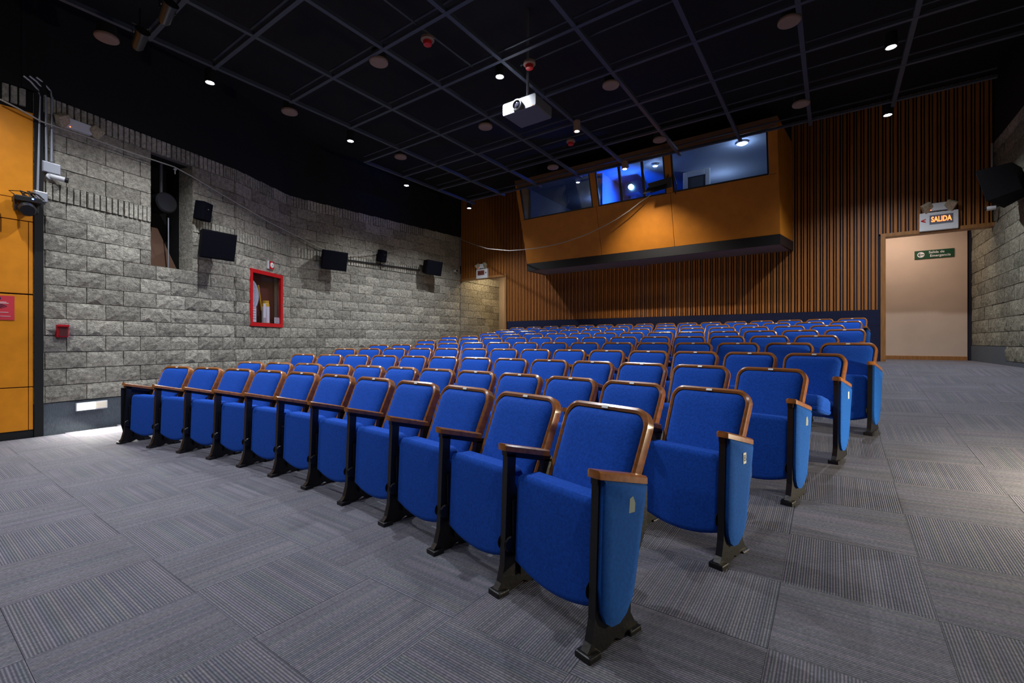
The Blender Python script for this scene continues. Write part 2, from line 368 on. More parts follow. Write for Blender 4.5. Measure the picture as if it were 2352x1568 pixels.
def lay(wallobj, w, t0, t1, course_z, phase, openings=(), kindf=None, blen=.4, meshes=None):
    """running bond between t0 and t1; course_z(k,t) -> lower edge of course k"""
    n = kindf('n')
    for k in range(n):
        kd = kindf(k)
        off = phase + (.5 * blen if k % 2 else 0)
        t = t0 - ((t0 - off) % blen)
        while t < t1 - .01:
            a, b = max(t, t0), min(t + blen, t1)
            t += blen
            if b - a < .03: continue
            zm0 = course_z(k, (a + b) / 2); zm1 = course_z(k + 1, (a + b) / 2)
            segs = [(a, b)]; extra = []
            for (oa, ob, oz0, oz1) in openings:
                ns = []
                for (c, d) in segs:
                    if zm1 <= oz0 + .05 or zm0 >= oz1 - .05 or d <= oa or c >= ob: ns.append((c, d)); continue
                    if c < oa - .02: ns.append((c, oa))
                    if d > ob + .02: ns.append((ob, d))
                    cc, dd_ = max(c, oa), min(d, ob)
                    if oz0 - zm0 > .04: extra.append((cc, dd_, zm0, oz0))
                    if zm1 - oz1 > .04: extra.append((cc, dd_, oz1, zm1))
                segs = ns
            for (c, d, zm0, zm1) in [(c, d, zm0, zm1) for c, d in segs] + extra:
                low = kindf('low', (c + d) / 2)
                if zm0 < low - .05: continue
                if kd == 'f': me = FLUTE; nm = 'fluted_block'
                elif kd == 's': me = SMOOTH[random.randrange(4)]; nm = 'block'
                elif kd == 'w': me = RWALL[random.randrange(6)]; nm = 'block'
                else: me = ROUGH[random.randrange(7)]; nm = 'block'
                o = link(nm, me, wallobj)
                g = .004
                P = w.p(c + g, zm0 + g, random.uniform(0, .008))
                o.location = P; o.rotation_euler = (0, 0, w.rz); o.scale = (d - c - 2 * g, 1, zm1 - zm0 - 2 * g)
P277 = Vector((-7.740, 1.909)); P541 = Vector((-8.164, 3.514)); P666 = Vector((-8.94, 4.87)); PC = Vector((-9.09, YB))
d1 = (P541 - P277).normalized()
W0 = Wall((-7.5, -4.6), (-7.5, 1.07))
W1 = Wall(P277 - d1 * .87, P541); W2 = Wall(P541, P666)
d3 = (PC - P666).normalized(); W3 = Wall(P666, P666 + d3 * ((PC - P666).length + 2.0))
s3 = (PC - P666).length
LVL = [.374 + .2 * k for k in range(19)]
def lam_f(base, l0, l1, L):
    return lambda k, t: EYE + (LVL[k] - EYE) * (l0 + (l1 - l0) * min(1, max(0, t / L)))
def kf(k, t=None):
    if k == 'n': return 18
    if k == 'low': return -9
    if k in (12, 17): return 'f'
    return 's' if k > 12 else 'r'
na, _ = W1.px(346); nb, _ = W1.px(442)
NICHE = (na, nb, 2.174, 3.774)
wl = holder('wall_left', 'left wall of grey split-face blocks from the orange panels to the bend')
lay(wl, W1, 0, W1.L, lam_f(0, 1, 1, 1), .1, [NICHE], kf)
hca, hct = W2.px(574, 618); hcb, _ = W2.px(645); _, hcz = W2.px(574, 746)
HC = (hca, hcb, hcz, hct)
lay(wl, W2, 0, W2.L, lam_f(0, 1, 1.02, W2.L), .0, [HC], kf)
wr = holder('wall_left_rear', 'rear stretch of the left block wall running to the slatted wall')
lay(wr, W3, 0, 5.28, lam_f(0, 1.02, LAM, s3), .15, [], kf, blen=.425)
lay(wr, W3, 5.30, W3.L, lam_f(0, LAM, LAM, 1), .15, [], lambda k, t=None: (13 if k == 'n' else (-9 if k == 'low' else ('f' if k == 12 else 's'))), blen=.425)
def backing(w, t0, t1, z0, z1, m, parent, name='backing', off=-.032, th=.12, lam=(1, 1)):
    mb = MB(); A = w.p(t0, 0, off); B = w.p(t1, 0, off); i = w.inw * th
    e0 = EYE + (z1 - EYE) * lam[0]; e1 = EYE + (z1 - EYE) * lam[1]
    mb.hexa([(A.x, A.y, z0), (B.x, B.y, z0), (B.x + i.x, B.y + i.y, z0), (A.x + i.x, A.y + i.y, z0), (A.x, A.y, e0), (B.x, B.y, e1), (B.x + i.x, B.y + i.y, e1), (A.x + i.x, A.y + i.y, e0)])
    return mb.obj(name, m, parent)
o1 = -.012
backing(W1, .04, NICHE[0], -.1, 3.974, M['mortar'], wl, 'mortar_backing', o1)
backing(W1, NICHE[1], W1.L, -.1, 3.974, M['mortar'], wl, 'mortar_backing', o1)
backing(W1, NICHE[0], NICHE[1], -.1, 2.17, M['mortar'], wl, 'mortar_backing', o1)
backing(W1, NICHE[0], NICHE[1], 3.776, 3.974, M['mortar'], wl, 'mortar_backing', o1)
backing(W2, 0, hca, -.1, 3.974, M['mortar'], wl, 'mortar_backing', o1, lam=(1, 1.01))
backing(W2, hcb, W2.L, -.1, 3.974, M['mortar'], wl, 'mortar_backing', o1, lam=(1.01, 1.02))
backing(W2, hca, hcb, -.1, hcz, M['mortar'], wl, 'mortar_backing', o1)
backing(W2, hca, hcb, hct, 3.974, M['mortar'], wl, 'mortar_backing', o1)
backing(W3, 0, s3, -.1, 3.974, M['mortar'], wr, 'mortar_backing', o1, lam=(1.02, LAM))
backing(W3, s3, W3.L, -.1, 2.98, M['mortar'], wr, 'mortar_backing', o1, lam=(LAM, LAM))
# niche box
mb = MB(); a, b, z0, z1 = NICHE
for (u0, u1, v0, v1, q0, q1) in ((a, b, .6, .64, z0, z1), (a - .03, a, .12, .64, z0, z1), (b, b + .03, .12, .64, z0, z1), (a, b, .1, .64, z0 - .03, z0), (a, b, .1, .64, z1, z1 + .03)):
    T = Matrix.Translation(W1.p(0)) @ Matrix.Rotation(W1.rz, 4, 'Z'); mb.box((u0, v0, q0), (u1, v1, q1), T)
mb.obj('niche_lining', M['black'], wl)
mb = MB(); mb.box((b - .002, -.005, z0), (b + .02, .3, z1), T); mb.obj('niche_reveal', M['smooth'], wl)
# skirting (carpeted) below the blocks
bl = holder('baseboard_left', 'grey carpeted skirting under the left block wall')
for w, t1, lm in ((W1, W1.L, (1, 1)), (W2, W2.L, (1, 1.02)), (W3, s3, (1.02, LAM))):
    backing(w, .03 if w is W1 else 0, t1, -.05, .368, M['skirt'], bl, 'skirting_panel', .004, .05, lam=lm)
# orange clad wall
wo = holder('wall_left_front', 'orange laminate panelled wall at the left edge')
mbk = MB(); mbk.box((-7.75, -4.6, -.1), (-7.53, 1.12, 3.99)); mbk.obj('backing', M['black'], wo)
for z0, z1 in ((.09, .575), (.585, 1.63), (1.645, 2.465), (2.475, 2.715), (2.722, 3.72)):
    ends = [-4.5, -2.6, -1.1, .3, 1.03, 1.07] if z0 < 2.4 else [-4.5, -2.6, -1.1, .3, 1.07]
    for ya, yb in zip(ends, ends[1:]):
        MB().bbox((-7.53, ya + .003, z0), (-7.50, yb - .003, z1), .003).obj('panel', M['orange'], wo)
for k in range(14):
    o = link('fluted_block', FLUTE, wo); o.location = (-7.52, 1.03 - .4 * (k + 1), 3.778); o.rotation_euler = (0, 0, PI / 2); o.scale = (.39, 1, .19)
t_ = MB(); t_.box((-7.56, 1.075, 0), (-7.49, 1.15, 3.97)); struct(t_.obj('trim_1', M['black']), 'black upright trim between orange panels and blocks')
t_ = MB(); t_.box((-7.53, -4.6, 0), (-7.505, 1.07, .088)); struct(t_.obj('trim_2', M['black']), 'black plinth under the orange panels')
# black upper walls, ceiling, front wall, right wall
CZ = 5.3
up = holder('wall_left_upper', 'matt black upper wall above the blocks')
for w, t0, t1, lm in ((W0, 0, W0.L + .1, (1, 1)), (W1, -.1, W1.L, (1, 1)), (W2, 0, W2.L, (1, 1.02)), (W3, 0, s3, (1.02, LAM))):
    mb = MB(); A = w.p(t0, 0, .015); B = w.p(t1, 0, .015); i = w.inw * .1
    e0 = EYE + 2.877 * lm[0]; e1 = EYE + 2.877 * lm[1]
    mb.hexa([(A.x, A.y, e0), (B.x, B.y, e1), (B.x + i.x, B.y + i.y, e1), (A.x + i.x, A.y + i.y, e0), (A.x, A.y, CZ), (B.x, B.y, CZ), (B.x + i.x, B.y + i.y, CZ), (A.x + i.x, A.y + i.y, CZ)])
    mb.obj('black_wall', M['black'], up)
struct(MB().box((-10, -5, CZ), (3.2, 13, CZ + .1)).obj('ceiling', M['black']), 'matt black ceiling above the suspended tube grid')
struct(MB().box((-8, -4.8, 0), (2.6, -4.6, CZ)).obj('wall_front', M['felt']))
WR = Wall((XR, 11.57), (XR, -4.6))
wrt = holder('wall_right', 'right wall of rough split-face blocks')
RL = [EYE + (.435 + .2 * k - EYE) * LAM for k in range(19)]
def kr(k, t=None):
    if k == 'n': return 18
    if k == 'low':
        y = 11.57 - t
        if y > 9.62: return EYE + (1.035 - EYE) * LAM
        return EYE + (1.035 - .2 * (1 + int((9.62 - y) / 1.75)) - EYE) * LAM
    return 'f' if k == 17 else 'w'
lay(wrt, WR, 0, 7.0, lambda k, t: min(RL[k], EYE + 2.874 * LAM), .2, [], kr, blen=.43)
backing(WR, 0, 16.1, -.1, 3.974, M['mortar'], wrt, 'mortar_backing', o1, lam=(LAM, LAM))
mb = MB(); mb.box((XR - .015, -4.6, EYE + 2.877 * LAM), (XR + .1, YB, CZ)); mb.obj('black_wall', M['black'], wrt)
mb = MB()
for k in range(16):
    ya = -4.6 + k * 1.01; yb = ya + 1.01
    za = floor_z(XR - .02, ya); zb = floor_z(XR - .02, yb)
    def lowz(y): return (EYE + (1.035 - EYE) * LAM) if y > 9.62 else EYE + (1.035 - .2 * (1 + int((9.62 - y) / 1.75)) - EYE) * LAM
    zt = lowz((ya + yb) / 2) - .005
    mb.hexa([(XR - .02, ya, za - .05), (XR + .05, ya, za - .05), (XR + .05, yb, zb - .05), (XR - .02, yb, zb - .05), (XR - .02, ya, max(zt, za + .05)), (XR + .05, ya, max(zt, za + .05)), (XR + .05, yb, max(zt, zb + .05)), (XR - .02, yb, max(zt, zb + .05))])
struct(mb.obj('baseboard_right', M['skirt']), 'grey carpeted skirting under the right block wall')
# ------------------------------------------------------------------ back wall of wooden slats
HEAD = EYE + 1.685 * LAM; SLB = EYE + .512 * LAM
DLX = -7.42; DRX = .75                     # inner edges of the two openings
BX0, BX1 = -6.13, -.66                     # booth
BZ0 = EYE + 1.60 * LAM; BZP = EYE + 1.765 * LAM; BZS = EYE + 2.69 * LAM; BZT = EYE + 3.36 * LAM
wb = holder('wall_back', 'back wall clad with wooden slats')
mb = MB()
mb.box((-9.2, YB + .03, HEAD), (BX0, YB + .15, CZ)); mb.box((BX1, YB + .03, HEAD), (XR + .05, YB + .15, CZ))
mb.box((DLX, YB + .03, 0), (BX0, YB + .15, HEAD)); mb.box((BX1, YB + .03, 0), (DRX, YB + .15, HEAD)); mb.box((BX0, YB + .03, 0), (BX1, YB + .15, BZ0 + .02))
mb.box((BX0, YB + .03, BZT + .14), (BX1, YB + .15, CZ))
mb.obj('felt_backing', M['felt'], wb)
SW = MB().bbox((0, 0, 0), (.042, .036, 1), .004).mesh('slat', M['slat']); SN = MB().bbox((0, 0, 0), (.018, .036, 1), .003).mesh('slat', M['slat'])
x = -9.04
while x < XR - .02:
    for dx, me, wd in ((0, SW, .042), (.064, SN, .018)):
        xx = x + dx
        if xx + wd > XR - .01: continue
        z0 = SLB; z1 = 5.28
        if xx < DLX + .05 or xx + wd > DRX - .05: z0 = HEAD + .045
        if BX0 - .02 < xx < BX1: z1 = BZ0 + .03
        o = link('slat', me, wb); o.location = (xx, YB - .006, z0); o.scale = (1, 1, z1 - z0)
    x += .1
bb = MB()
bb.box((DLX + .07, YB - .002, .5), (DRX - .07, YB + .03, SLB))
struct(bb.obj('baseboard_back', M['blueskirt']), 'dark blue carpeted skirting under the slats')
# door surrounds
def frame(name, x0, x1, side, label):
    h = holder(name, label)
    MB().bbox((x0, YB - .03, HEAD - .015), (x1, YB + .16, HEAD + .045), .004).obj('head_trim', M['trimwood'], h)
    xs = (x1 - .06, x1) if side == 'r' else (x0, x0 + .07)
    MB().bbox((xs[0], YB - .03, .5), (xs[1], YB + .16, HEAD - .015), .004).obj('jamb_trim', M['trimwood'], h)
frame('door_1', -9.10, DLX + .06, 'r', 'left rear doorway with wooden surround')
frame('door_2', DRX - .07, XR, 'l', 'right rear doorway with wooden surround')
# passages behind the openings
YP = 10.71 * LAM
cw = holder('wall_passage_right', 'cream wall of the passage behind the right doorway')
pr = ray(2222); XE = pr.x / pr.y * YP
MB().box((.1, YP, .5), (XE, YP + .1, 3.6)).obj('plaster', M['cream'], cw)
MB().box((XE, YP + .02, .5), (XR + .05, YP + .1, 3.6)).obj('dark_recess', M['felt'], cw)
struct(MB().bbox((.1, YP - .02, .745), (XE, YP, .825), .003).obj('baseboard_passage', M['trimwood']), 'wooden skirting at the foot of the cream passage wall')
cl = holder('wall_passage_left', 'cream wall of the passage behind the left doorway')
YQ = P666.y + d3.y * W3.L + .02
MB().box((-9.6, YQ, .5), (-5.8, YQ + .1, 3.6)).obj('plaster', M['cream'], cl)
pj = ray(1140); XJ = pj.x / pj.y * (YQ - .02)
MB().bbox((XJ - .05, YQ - .12, .7), (XJ + .03, YQ, 2.95), .004).obj('jamb', M['trimwood'], cl)
pc = holder('ceiling_passage', 'passage soffits')
MB().box((.1, YB + .16, 3.5), (XR + .1, YP + .1, 3.6)).obj('soffit', M['cream'], pc)
MB().box((-9.6, YB + .16, 3.5), (-5.8, YQ + .1, 3.6)).obj('soffit', M['cream'], pc)
# ------------------------------------------------------------------ projection booth
bo = thing('projection_booth', 'orange wooden projection booth with three windows jutting from the slatted wall', 'booth', (0, 0, 0))
def by(z):   # front face leans forward as it rises
    t = (z - BZP) / (BZT - BZP); return 9.31 - .50 * t
LX = [-6.13, -4.16, -2.59, -.757]           # panel joints
def pan(name, x0, x1, z0, z1, m, th=.03, out=0, parent=bo, g=.004):
    mb = MB(); a, b_ = by(z0) - out, by(z1) - out
    mb.hexa([(x0 + g, a, z0 + g), (x1 - g, a, z0 + g), (x1 - g, a + th, z0 + g), (x0 + g, a + th, z0 + g), (x0 + g, b_, z1 - g), (x1 - g, b_, z1 - g), (x1 - g, b_ + th, z1 - g), (x0 + g, b_ + th, z1 - g)])
    return mb.obj(name, m, parent)
for a, b_ in zip(LX, LX[1:]): pan('front_panel', a, b_, BZP, BZS, M['booth'])
pan('joint_backing', LX[0] + .01, LX[-1] - .01, BZP, BZS, M['black'], .02, -.031, g=0)
# windows
WN = [(-6.03, -4.235), (-4.105, -2.665), (-2.535, -.905)]
px_ = LX[0]
for a, b_ in WN:
    pan('window_post', px_, a, BZS, BZT, M['booth'], .05); px_ = b_
pan('window_post', px_, LX[-1], BZS, BZT, M['booth'], .05)
pan('top_rail', LX[0], LX[-1], BZT, BZT + .16, M['shadewood'], .05)
for i, (a, b_) in enumerate(WN):
    fr_ = bpy.data.objects.new('window_frame', None)
    t = .025; mb = MB()
    for (x0, x1, z0, z1) in ((a, b_, BZS, BZS + t), (a, b_, BZT - t, BZT), (a, a + t, BZS + t, BZT - t), (b_ - t, b_, BZS + t, BZT - t)):
        A, B = by(z0) + .005, by(z1) + .005
        mb.hexa([(x0, A, z0), (x1, A, z0), (x1, A + .04, z0), (x0, A + .04, z0), (x0, B, z1), (x1, B, z1), (x1, B + .04, z1), (x0, B + .04, z1)])
    if i == 1:
        for xm in (a + .50, a + .98):
            mb.hexa([(xm, by(BZS), BZS), (xm + .05, by(BZS), BZS), (xm + .05, by(BZS) + .04, BZS), (xm, by(BZS) + .04, BZS), (xm, by(BZT), BZT), (xm + .05, by(BZT), BZT), (xm + .05, by(BZT) + .04, BZT), (xm, by(BZT) + .04, BZT)])
    fo = mb.obj('window_frame', M['plast'], bo)
    if i != 1: pan('pane', a + t, b_ - t, BZS + t, BZT - t, M['pane'], .006, -.02, fo, 0)
    else:
        pan('pane', a + .55, a + .98, BZS + t, BZT - t, M['pane'], .006, -.02, fo, 0); pan('pane', a + t, a + .5, BZS + t, BZT - t, M['pane'], .006, -.02, fo, 0); pan('pane', a + 1.03, b_ - t, BZS + t, BZT - t, M['pane'], .006, -.02, fo, 0)
# side panel, fascia, soffit
mb = MB(); y0, y1 = by(BZP), by(BZT + .16)
mb.hexa([(-.79, y0 + .005, BZP), (-.757, y0 + .005, BZP), (-.63, YB, BZP), (-.66, YB, BZP), (-.79, y1 + .005, BZT + .16), (-.757, y1 + .005, BZT + .16), (-.63, YB, BZT + .16), (-.66, YB, BZT + .16)])
mb.obj('side_panel', M['booth'], bo)
mb = MB(); mb.hexa([(-6.13, y0, BZP), (-6.10, y0, BZP), (-6.10, YB, BZP), (-6.13, YB, BZP), (-6.13, y1, BZT + .16), (-6.10, y1, BZT + .16), (-6.10, YB, BZT + .16), (-6.13, YB, BZT + .16)]); mb.obj('side_panel', M['booth'], bo)
mb = MB(); yy = by(BZP)
mb.box((-6.13, yy - .012, BZ0), (-.757, yy + .02, BZP - .002))
mb.hexa([(-.757, yy - .012, BZ0), (-.757, yy + .02, BZ0), (-.65, YB - .01, BZ0), (-.61, YB - .01, BZ0), (-.757, yy - .012, BZP - .002), (-.757, yy + .02, BZP - .002), (-.65, YB - .01, BZP - .002), (-.61, YB - .01, BZP - .002)])
mb.box((-6.13, yy + .02, BZ0), (-6.10, YB - .01, BZP - .002)); mb.obj('fascia', M['plast'], bo)
mb = MB(); mb.hexa([(-6.10, yy + .02, BZ0 + .008), (-.77, yy + .02, BZ0 + .008), (-.67, YB, BZ0 + .008), (-6.10, YB, BZ0 + .008), (-6.10, yy + .02, BZ0 + .03), (-.77, yy + .02, BZ0 + .03), (-.67, YB, BZ0 + .03), (-6.10, YB, BZ0 + .03)]); mb.obj('soffit', M['softgrey'], bo)
# booth interior
mb = MB()
mb.box((-6.1, YB, BZP - .1), (-.66, 12.6, BZP)); mb.box((-6.095, 9.36, BZP), (-6.06, 12.6, BZT + .12)); mb.box((-.80, 9.36, BZP), (-.77, 12.6, BZT + .12)); mb.box((-6.1, 12.5, BZP), (-.66, 12.6, BZT + .14)); mb.box((-6.09, by(BZT) + .1, BZT + .10), (-.76, 12.6, BZT + .14))
mb.box((-4.21, 9.34, BZP), (-4.16, 12.5, BZT + .1)); mb.box((-2.62, 10.4, BZP), (-2.57, 12.5, BZT + .1))
mb.obj('inner_room', M['boothwall'], bo)
light('AREA', 'booth_blue_lamp', (-3.35, 9.6, BZS + .05), 55, (.01, .13, 1), (-1, .35, .1), .3)
light('POINT', 'booth_room_lamp', (-2.0, 10.9, BZT - .3), 8, (.75, .82, 1), size=.05)
light('POINT', 'booth_left_lamp', (-5.0, 10.9, BZT-.1), 3, (.5, .6, 1), size=.08)
t = thing('cinema_projector', 'cinema projector with lit blue lens behind the middle booth window', 'projector', (-3.65, 9.75, BZP))
MB().bbox((-.16, 0, 1.38), (.16, .5, 1.66), .02).obj('body', M['plast'], t)
MB().box((-.06, .1, 0), (.06, .4, 1.38)).obj('pedestal', M['plast'], t)
MB().lathe([(.055, 0), (.055, .05), (.045, .06)], Matrix.Translation((0, .0, 1.52)) @ Matrix.Rotation(PI / 2, 4, 'X')).obj('lens', M['boothblue'], t)
t = thing('reflected_door', 'white framed door shape standing in for a reflection in the right booth window', 'door', (-2.51, 9.62, BZP))  # window reflection built as a solid framed panel inside the booth
for q in ((0, .09), (.43, .52)): MB().bbox((q[0], 0, 0), (q[1], .04, 1.555), .01).obj('frame_post', M['white'], t)
MB().bbox((.09, 0, 1.44), (.43, .04, 1.555), .01).obj('frame_rail', M['white'], t)
MB().box((.09, .015, 0), (.43, .03, 1.44)).obj('dark_pane', M['dgrey'], t)
t = thing('booth_ceiling_disc', 'round white glowing disc on the booth ceiling behind the right window', 'lamp', (-1.38, 9.4, BZT + .10))
MB().lathe([(.10, 0), (.10, -.03), (.07, -.045)]).obj('housing', M['white'], t); MB().lathe([(.045, -.046), (.045, -.05)]).obj('diffuser', M['lamp'], t)  # bright spot modelled as a glowing disc in a white housing
light('POINT', 'booth_right_glow', (-1.38, 9.4, BZT - .04), 5, (.7, .8, 1), size=.05)
for x_, y_, w_ in ((-3.04, 9.5, 'middle'), (-4.81, 9.43, 'left')):
    t = thing('booth_ceiling_disc', 'small glowing disc on the booth ceiling behind the %s window' % w_, 'lamp', (x_, y_, BZT + .10))
    MB().lathe([(.06, 0), (.06, -.04), (.05, -.05)]).obj('housing', M['white'], t); MB().lathe([(.035, -.051), (.035, -.055)]).obj('diffuser', M['dim'], t)  # smaller bright spots, same disc form
light('POINT', 'booth_middle_glow', (-3.04, 9.5, BZT - .02), 2.0, (.7, .8, 1), size=.04)
t = tag(MB().bbox((-5.35, 11.9, BZP), (-4.7, 12.3, BZP + 1.0), .02).obj('equipment_rack', M['curtain']), 'brown equipment rack inside the booth behind the left window', 'rack')
t = tag(MB().bbox((-5.62, 11.4, BZP + .85), (-5.5, 11.5, BZP + 1.25), .01).obj('red_folder', M['shelfred']), 'red folder hanging inside the booth behind the left window', 'folder')
# flood lamp on the booth sill
t = thing('flood_lamp', 'black flood lamp with barn doors on the booth window sill', 'lamp', (-2.72, by(BZS) - .02, BZS))
mb = MB(); mb.hexa([(-.17, -.25, -.02), (.2, -.25, .02), (.17, -.02, .1), (-.14, -.02, .1), (-.21, -.3, .16), (.24, -.3, .2), (.17, -.05, .26), (-.14, -.05, .26)]); mb.obj('barn_door_box', M['plast'], t)
mb = MB(); mb.hexa([(-.3, -.32, -.03), (.12, -.32, .0), (.1, -.30, .02), (-.28, -.30, 0), (-.2, -.25, .12), (.17, -.25, .15), (.15, -.22, .15), (-.18, -.22, .12)]); mb.obj('barn_door', M['plast'], t)
MB().tube([(.24, -.15, .28), (.28, -.12, .1), (.24, -.02, -.05)], .012).obj('bracket', M['plast'], t)
MB().tube([(.1, -.1, .26), (.15, -.05, .45), (.05, -.02, .6)], .008).obj('bracket', M['plast'], t)
# ------------------------------------------------------------------ suspended ceiling grid
GZ = EYE + 3.35
gr = thing('ceiling_grid', 'dark steel tube grid hanging under the black ceiling', 'ceiling grid')
for x in [.70 - .98 * k for k in range(8)] + [1.68]:
    MB().box((x - .024, -3.2 if x < 1 else -3.2, GZ - .01), (x + .024, 8.4 if x < 1 else 6.0, GZ + .035)).obj('beam', M['beam'], gr)
MB().box((-7.16, 5.36, GZ - .01), (-7.115, 8.5, GZ + .035)).obj('beam', M['beam'], gr)
for y in (-2.5, -1.5, -.5, .45, 1.77, 2.42, 3.38, 4.33, 5.31, 6.23, 7.22, 8.22):
    x0 = -7.15 if y > 5.3 else -6.2
    mb = MB(); mb.box((x0, y - .022, GZ - .012), (1.7, y + .022, GZ + .02)); mb.box((x0, y - .012, GZ + .10), (1.7, y + .012, GZ + .115)); mb.obj('cross_beam', M['beam'], gr)
MB().tube([(-7.0, 6.72, GZ + .06), (2.0, 6.76, GZ + .06)], .011, 6).obj('conduit', M['beam'], gr)
MB().tube([(-3.15, 4.63, GZ + .06), (1.9, 4.63, GZ + .06)], .011, 6).obj('conduit', M['beam'], gr)
MB().tube([(-3.65, 1.2, GZ + .06), (-3.65, 4.3, GZ + .06)], .010, 6).obj('conduit', M['beam'], gr)
def ceil_lamp(loc, lbl, w=SPOT_W, col=(.90, .94, 1), m='lamp', ang=134):
    t = thing('ceiling_downlight', lbl, 'ceiling light', loc, group='black cylinder downlights on the ceiling grid')
    MB().lathe([(.05, .16), (.055, .16), (.06, 0), (.05, 0), (.045, .02)], n=16).obj('housing', M['plast'], t, True)
    MB().lathe([(.042, .012), (.042, .003)], n=16).obj('lens', M[m], t)
    if w: light('SPOT', 'bulb', (0, 0, -.02), w, col, (0, 0, -1), .04, ang, .85, t)
    return t
LP = [((-6.41, 2.46), 'lit downlight nearest the left front, above the first rows by the left wall'),
      ((-6.41, 4.50), 'lit downlight second along the left edge of the grid'),
      ((-7.28, 6.46), 'lit downlight third along the left edge of the grid'),
      ((-7.27, 8.45), 'lit downlight in the rear left corner near the slatted wall'),
      ((-3.35, 4.47), 'lit downlight above the white projector in the middle of the ceiling'),
      ((.53, 6.53), 'large lit downlight at the upper right over the right aisle'),
      ((.65, 8.46), 'lit downlight over the right aisle close to the slatted wall')]
for (x, y), l in LP: ceil_lamp((x, y, GZ - .09), l)
for (x, y), l in (((-6.41, .45), 'black downlight at the stage end above the orange panels'), ((-3.35, -1.6), 'black downlight behind the photographer left of the room centre'), ((-6.41, -1.6), 'black downlight in the front left room corner'), ((-3.35, .45), 'black downlight straight in front of the first row'), ((-3.35, 2.46), 'added black fill downlight above the front rows just beyond the top of the photo'), ((.55, .45), 'added black fill downlight over the foot of the right aisle')):
    ceil_lamp((x, y, GZ - .09), l, {2.46: 170}.get(y, 55 if x > 0 else FRONT_W))  # last two lamps are unseen, added as fill for the front floor
# hanging cans in front of the booth
P = at_h(1325, 302, EYE + 3.15); t = thing('hanging_spot', 'beige cylinder spotlight hanging from the grid between projector and booth', 'spotlight', P)
MB().lathe([(.045, .16), (.05, .155), (.05, 0), (.04, 0), (.04, .01)], n=18).obj('housing', M['disc'], t, True); MB().lathe([(.03, .008), (.03, -.002)], n=16).obj('lens', M['dim'], t)
light('SPOT', 'bulb', (0, 0, -.01), 110, (1, .93, .82), (.1, .6, -1), .02, 80, .9, t)
P = at_h(1435, 388, EYE + 3.2); t = thing('hanging_spot', 'small lit cylinder spotlight hanging in front of the middle booth window', 'spotlight', P)
MB().lathe([(.05, .14), (.055, .135), (.055, 0), (.04, 0)], n=18).obj('housing', M['disc'], t, True); MB().lathe([(.035, .004), (.035, -.004)], n=16).obj('lens', M['lamp'], t)
light('SPOT', 'bulb', (0, 0, -.02), 170, (1, .92, .8), (.1, .45, -1), .03, 92, .9, t)
# ceiling loudspeakers
for px, py, wh in ((870, 145, 'in front of the red beacon, near the top of the photo'), (1403, 198, 'right of the white projector'), (1115, 293, 'just left of the white projector'), (665, 259, 'between the two front left downlights'),
                   (920, 362, 'above the third left downlight'), (1270, 386, 'over the left booth window'), (1515, 323, 'over the gap between middle and right booth windows'), (1813, 52, 'nearest the top edge right of centre'), (1840, 241, 'right of the booth windows'), (245, 90, 'at the far upper left')):
    P = at_h(px, py, GZ - .03); t = thing('ceiling_speaker', 'round grey-brown ceiling loudspeaker ' + wh, 'ceiling speaker', P, group='round ceiling loudspeakers')
    MB().lathe([(.105, .03), (.11, .01), (.105, 0), (.09, -.006)], n=24).obj('grille', M['disc'], t, True); MB().lathe([(.09, .03), (.085, .14)], n=16).obj('back_can', M['black'], t)
for px, py, wh, big in ((982, 93, 'red domed smoke beacon on white base near the top centre', 1), (1216, 148, 'reddish smoke detector behind the projector mount', 0), (1311, 326, 'reddish smoke detector below the hanging spotlight', 0)):
    P = at_h(px, py, GZ - .02); t = thing('smoke_detector', wh, 'smoke detector', P)
    MB().lathe([(.07, .03), (.075, 0), (.065, -.01)], n=22).obj('base', M['disc'], t, True); MB().lathe([(.05, -.008), (.045, -.05), (.02, -.06)], n=18).obj('dome', M['redlens'], t, True)
# ceiling projector
t = thing('ceiling_projector', 'white-fronted projector hanging from the ceiling grid', 'projector', (-3.145, 4.585, 3.93))
outl = rrect(-.245, .245, 0, .15, .022, 4)
MB().loops([[(x, .012, z) for x, z in outl], [(x, 0, z) for x, z in [(a * .995, .075 + (b - .075) * .97) for a, b in outl]]]).obj('front_cover', M['silver'], t)
MB().prism(outl, lambda p: (p[0], .012, p[1]), lambda p: (p[0] * .97, .39, p[1])).obj('body', M['dgrey'], t)
TL = Matrix.Translation((-.02, .0, .075)) @ Matrix.Rotation(PI / 2, 4, 'X')
MB().lathe([(.068, 0), (.068, .022), (.055, .025), (.052, .005)], TL, 28).obj('lens_ring', M['silver'], t, True)
o = MB().lathe([(.052, .003), (.045, .012), (.02, .018)], TL, 24).obj('lens', M['lensb'], t, True)
MB().box((.195, -.003, .012), (.205, .0, .016)).obj('indicator', M['redled'], t)
MB().tube([(0, .2, .15), (0, .2, 1.37)], .018, 10).obj('mount_pole', M['dgrey'], t); MB().bbox((-.1, .1, .15), (.1, .3, .18), .005).obj('mount_plate', M['dgrey'], t)
